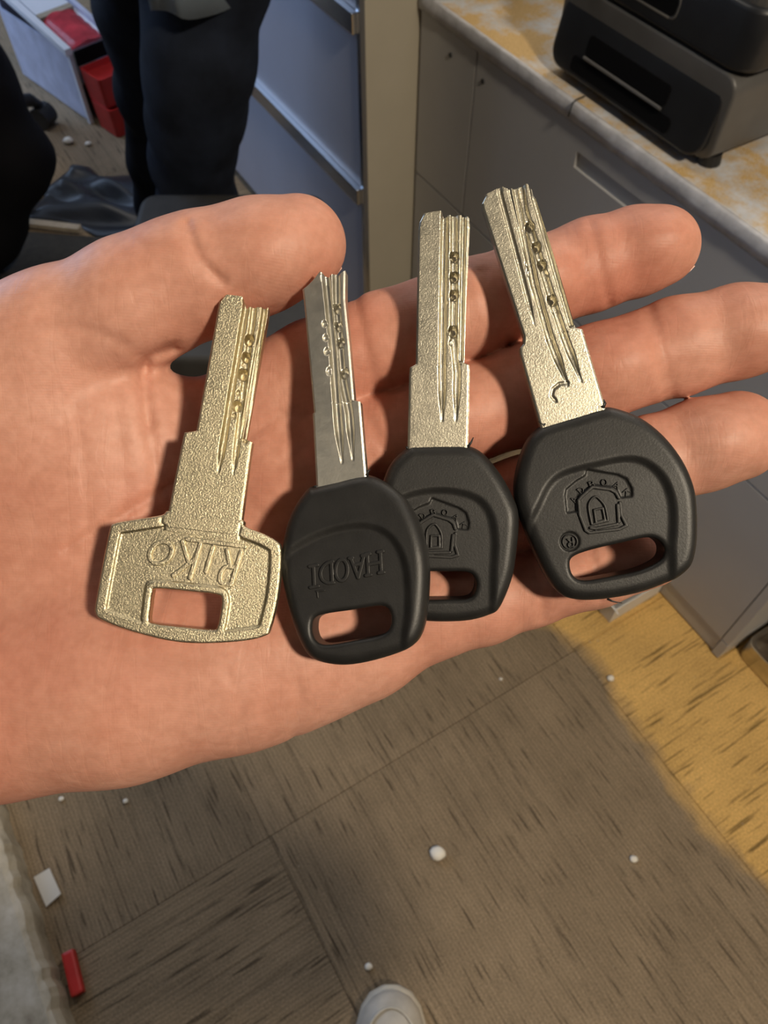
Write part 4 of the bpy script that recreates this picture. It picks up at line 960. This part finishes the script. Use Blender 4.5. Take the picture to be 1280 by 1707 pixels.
def emblem(key, h, z, cx, cy, sx, rot):
    """shield emblem with an arch, drawn about (cx, cy) px"""
    ca, sa = math.cos(math.radians(rot)), math.sin(math.radians(rot))
    def T_(pts): return key.pl([(cx + sx * (a * ca - b_ * sa), cy + sx * (a * sa + b_ * ca)) for a, b_ in pts], z)
    sh_ = [(-36, -14), (-31, -20), (-13, -36), (17, -32), (26, -27), (31, -18)]
    lines = [T_(sh_), T_([(-36, -14), (-34, 10), (-24, 36), (-18, 40), (32, 34), (44, 28)]), T_([(33, -10), (35, 10), (44, 28)]),
             T_([(-16, 32), (-8, 33), (28, 26)]), T_([(29, -6), (31, 22)])]
    o1 = strokes(key, 'emblem_shield', lines, .30, z - .15, z + .38, M['black_plastic'], h)
    arch_ = [(-14, 26), (-19, 0), (-17, -12), (-9, -20), (-2, -17), (8, -4), (13, 20), (-10, 26)]
    strokes(key, 'emblem_arch', [T_(catmull(arch_[:7], 4, False)), T_([(13, 20), (-12, 26)]), T_([(-10, 2), (4, -1), (8, 19), (-7, 23), (-10, 2)])], .22, z - .15, z + .36, M['black_plastic'], h)
    # letters round the banner
    word = 'aDBOaK'; lines = []
    for i, ch in enumerate(word):
        a = math.radians(-158 + 23.5 * i); bx, by = 5 + 52 * math.cos(a), 2 + 46 * math.sin(a)
        tx, ty = -math.sin(a), math.cos(a); nx_, ny_ = math.cos(a), math.sin(a); ww = 9; hh_ = 10
        for l in GLYPH[ch]:
            lines.append(T_([(bx + tx * ww * (p - .5) + nx_ * hh_ * (q - .5), by + ty * ww * (p - .5) + ny_ * hh_ * (q - .5)) for p, q in l]))
    strokes(key, 'emblem_lettering', lines, .10, z - .5, z - .12, M['black_plastic'], h, h=.07)
def banner(cx, cy, sx, rot):
    ca, sa = math.cos(math.radians(rot)), math.sin(math.radians(rot))
    pts = [(-58, -22), (-56, -32), (-40, -46), (-23, -56), (-21, -66), (-5, -63), (30, -57), (45, -50), (54, -33), (54, -20), (35, -18), (30, -30), (23, -36), (-9, -40), (-33, -24), (-37, -16), (-36, 5), (-55, 7)]
    return [(cx + sx * (a * ca - b_ * sa), cy + sx * (a * sa + b_ * ca)) for a, b_ in pts]

k3 = Key('plastic_head_key', (741, 356, 144.0), (746, 1036, 145.8), -3, 'black-headed key partly covered by the lettered key beside it')
blade(k3, [(705, 355), (699, 363), (697, 380), (693, 607), (683, 613), (682, 625), (679, 760)], [(782, 360), (783, 375), (777, 506), (774, 605), (782, 608), (783, 620), (780, 760)],
      [(698, 366), (705, 356), (720, 353), (736, 351), (740, 361), (747, 358), (765, 359), (778, 360), (783, 364)],
      [([(742, 340), (741, 368), (739, 481), (737, 607), (737, 700)], 6.5, 1.05, 6), ([(757, 340), (757, 380), (756, 557), (762, 620), (760, 700)], 6, .8, 6), ([(774, 345), (773, 380), (768, 600)], 4.5, .8, 0)],
      [(757, 427, 7.5, 1.7), (757, 461, 7.5, 1.7), (757, 491, 7.5, 1.7), (755, 552, 8, 1.7), (757, 443, 5, 1.0), (757, 476, 5, 1.0), (756, 510, 7, 1.0), (756, 530, 6, .9), (740, 505, 8, .6), (740, 556, 8, .6), (753, 571, 6, 1)], M['key_grain2'])
h3, z3 = head(k3, [(679, 746), (700, 742), (750, 741), (780, 743), (806, 757), (833, 790), (853, 827), (863, 861), (858, 928), (850, 968), (833, 1008), (818, 1022), (786, 1032), (746, 1035), (705, 1033), (672, 1022), (655, 1008), (638, 968), (628, 928), (624, 861), (634, 820), (650, 775)],
     [(700, 954), (745, 953), (780, 954), (792, 966), (792, 984), (780, 998), (745, 1000), (702, 999), (690, 986), (690, 966)],
     [(650, 835), (690, 815), (745, 810), (795, 822), (822, 850), (832, 895), (830, 950), (820, 1060), (740, 1080), (660, 1060), (640, 950), (640, 870)], M['black_plastic'], banner=banner(728, 893, .92, 10))
emblem(k3, h3, z3, 728, 893, .92, 10)
burr(k3, [(779, 745), (785, 738), (789, 729)]); burr(k3, [(680, 747), (676, 745)])

k4 = Key('plastic_head_key', (846, 312, 143.6), (1012, 1000, 144.4), -5, 'black-headed key with shield emblem and long slot, rightmost in the hand')
blade(k4, [(808, 323), (801, 332), (804, 345), (873, 560), (872, 574), (866, 581), (867, 590), (906, 730)], [(887, 313), (893, 328), (929, 444), (959, 546), (971, 549), (974, 560), (1005, 665), (1018, 715)],
      [(800, 335), (808, 323), (837, 309), (842, 312), (848, 314), (862, 310), (878, 305), (888, 313)],
      [([(830, 300), (835, 328), (865, 440), (891, 542)], 4, .3, 5), ([(846, 300), (852, 330), (880, 440), (890, 500)], 3, .22, 5), ([(858, 300), (863, 328), (891, 471), (916, 562), (946, 642)], 6.5, 1.05, 6), ([(868, 300), (874, 350), (893, 411), (921, 502), (941, 562), (969, 636)], 6, .8, 6), ([(884, 300), (890, 330), (952, 542)], 4.5, .8, 0),
       ([(946, 638), (932, 640), (922, 648), (919, 660), (926, 668)], 3, .3, 0)],
      [(883, 377, 7.5, 1.7), (894, 411, 7.5, 1.7), (903, 441, 7.5, 1.7), (920, 500, 8, 1.7), (889, 393, 5, 1.0), (899, 426, 5, 1.0), (909, 458, 7, 1), (876, 352, 5, .8), (924, 518, 6, 1), (884, 455, 8, .6), (880, 440, 6, .6)], M['key_grain2'])
h4, z4 = head(k4, [(893, 716), (909, 708), (955, 694), (1002, 680), (1026, 681), (1066, 697), (1100, 724), (1127, 758), (1145, 793), (1155, 830), (1157, 886), (1153, 923), (1142, 947), (1111, 969), (1058, 988), (999, 998), (957, 998), (930, 987), (906, 957), (880, 899), (861, 846), (856, 809), (864, 766), (877, 734)],
     [(950, 941), (956, 928), (985, 917), (1040, 904), (1080, 896), (1100, 903), (1107, 918), (1099, 935), (1066, 951), (1020, 961), (975, 968), (956, 960)],
     [(895, 830), (914, 798), (941, 780), (994, 766), (1042, 757), (1076, 762), (1104, 783), (1121, 812), (1129, 850), (1127, 910), (1115, 1010), (980, 1060), (890, 1010), (870, 900)], M['black_plastic'], banner=banner(1000, 848, 1, 0), dot=(950, 903, 1.75))
emblem(k4, h4, z4, 1000, 848, 1, 0)
def circ(key, px, py, r, z): c = key.p(px, py, z); return np.array(arc(c[0], c[1], r, r, 0, 360, 24))
strokes(k4, 'registered_mark', [circ(k4, 950, 903, 1.3, z4)] + glyph_lines(k4, 'R', (955, 896), (-10, 3), (2, 14), z4), .14, z4 - .45, z4 + .05, M['black_plastic'], h4, h=.07)
burr(k4, [(1003, 680), (1008, 672), (1006, 666)], r=.5); burr(k4, [(908, 709), (902, 706), (898, 702)], r=.5); burr(k4, [(1012, 998), (1020, 1002), (1028, 1004), (1037, 1005)], -.5, .25)
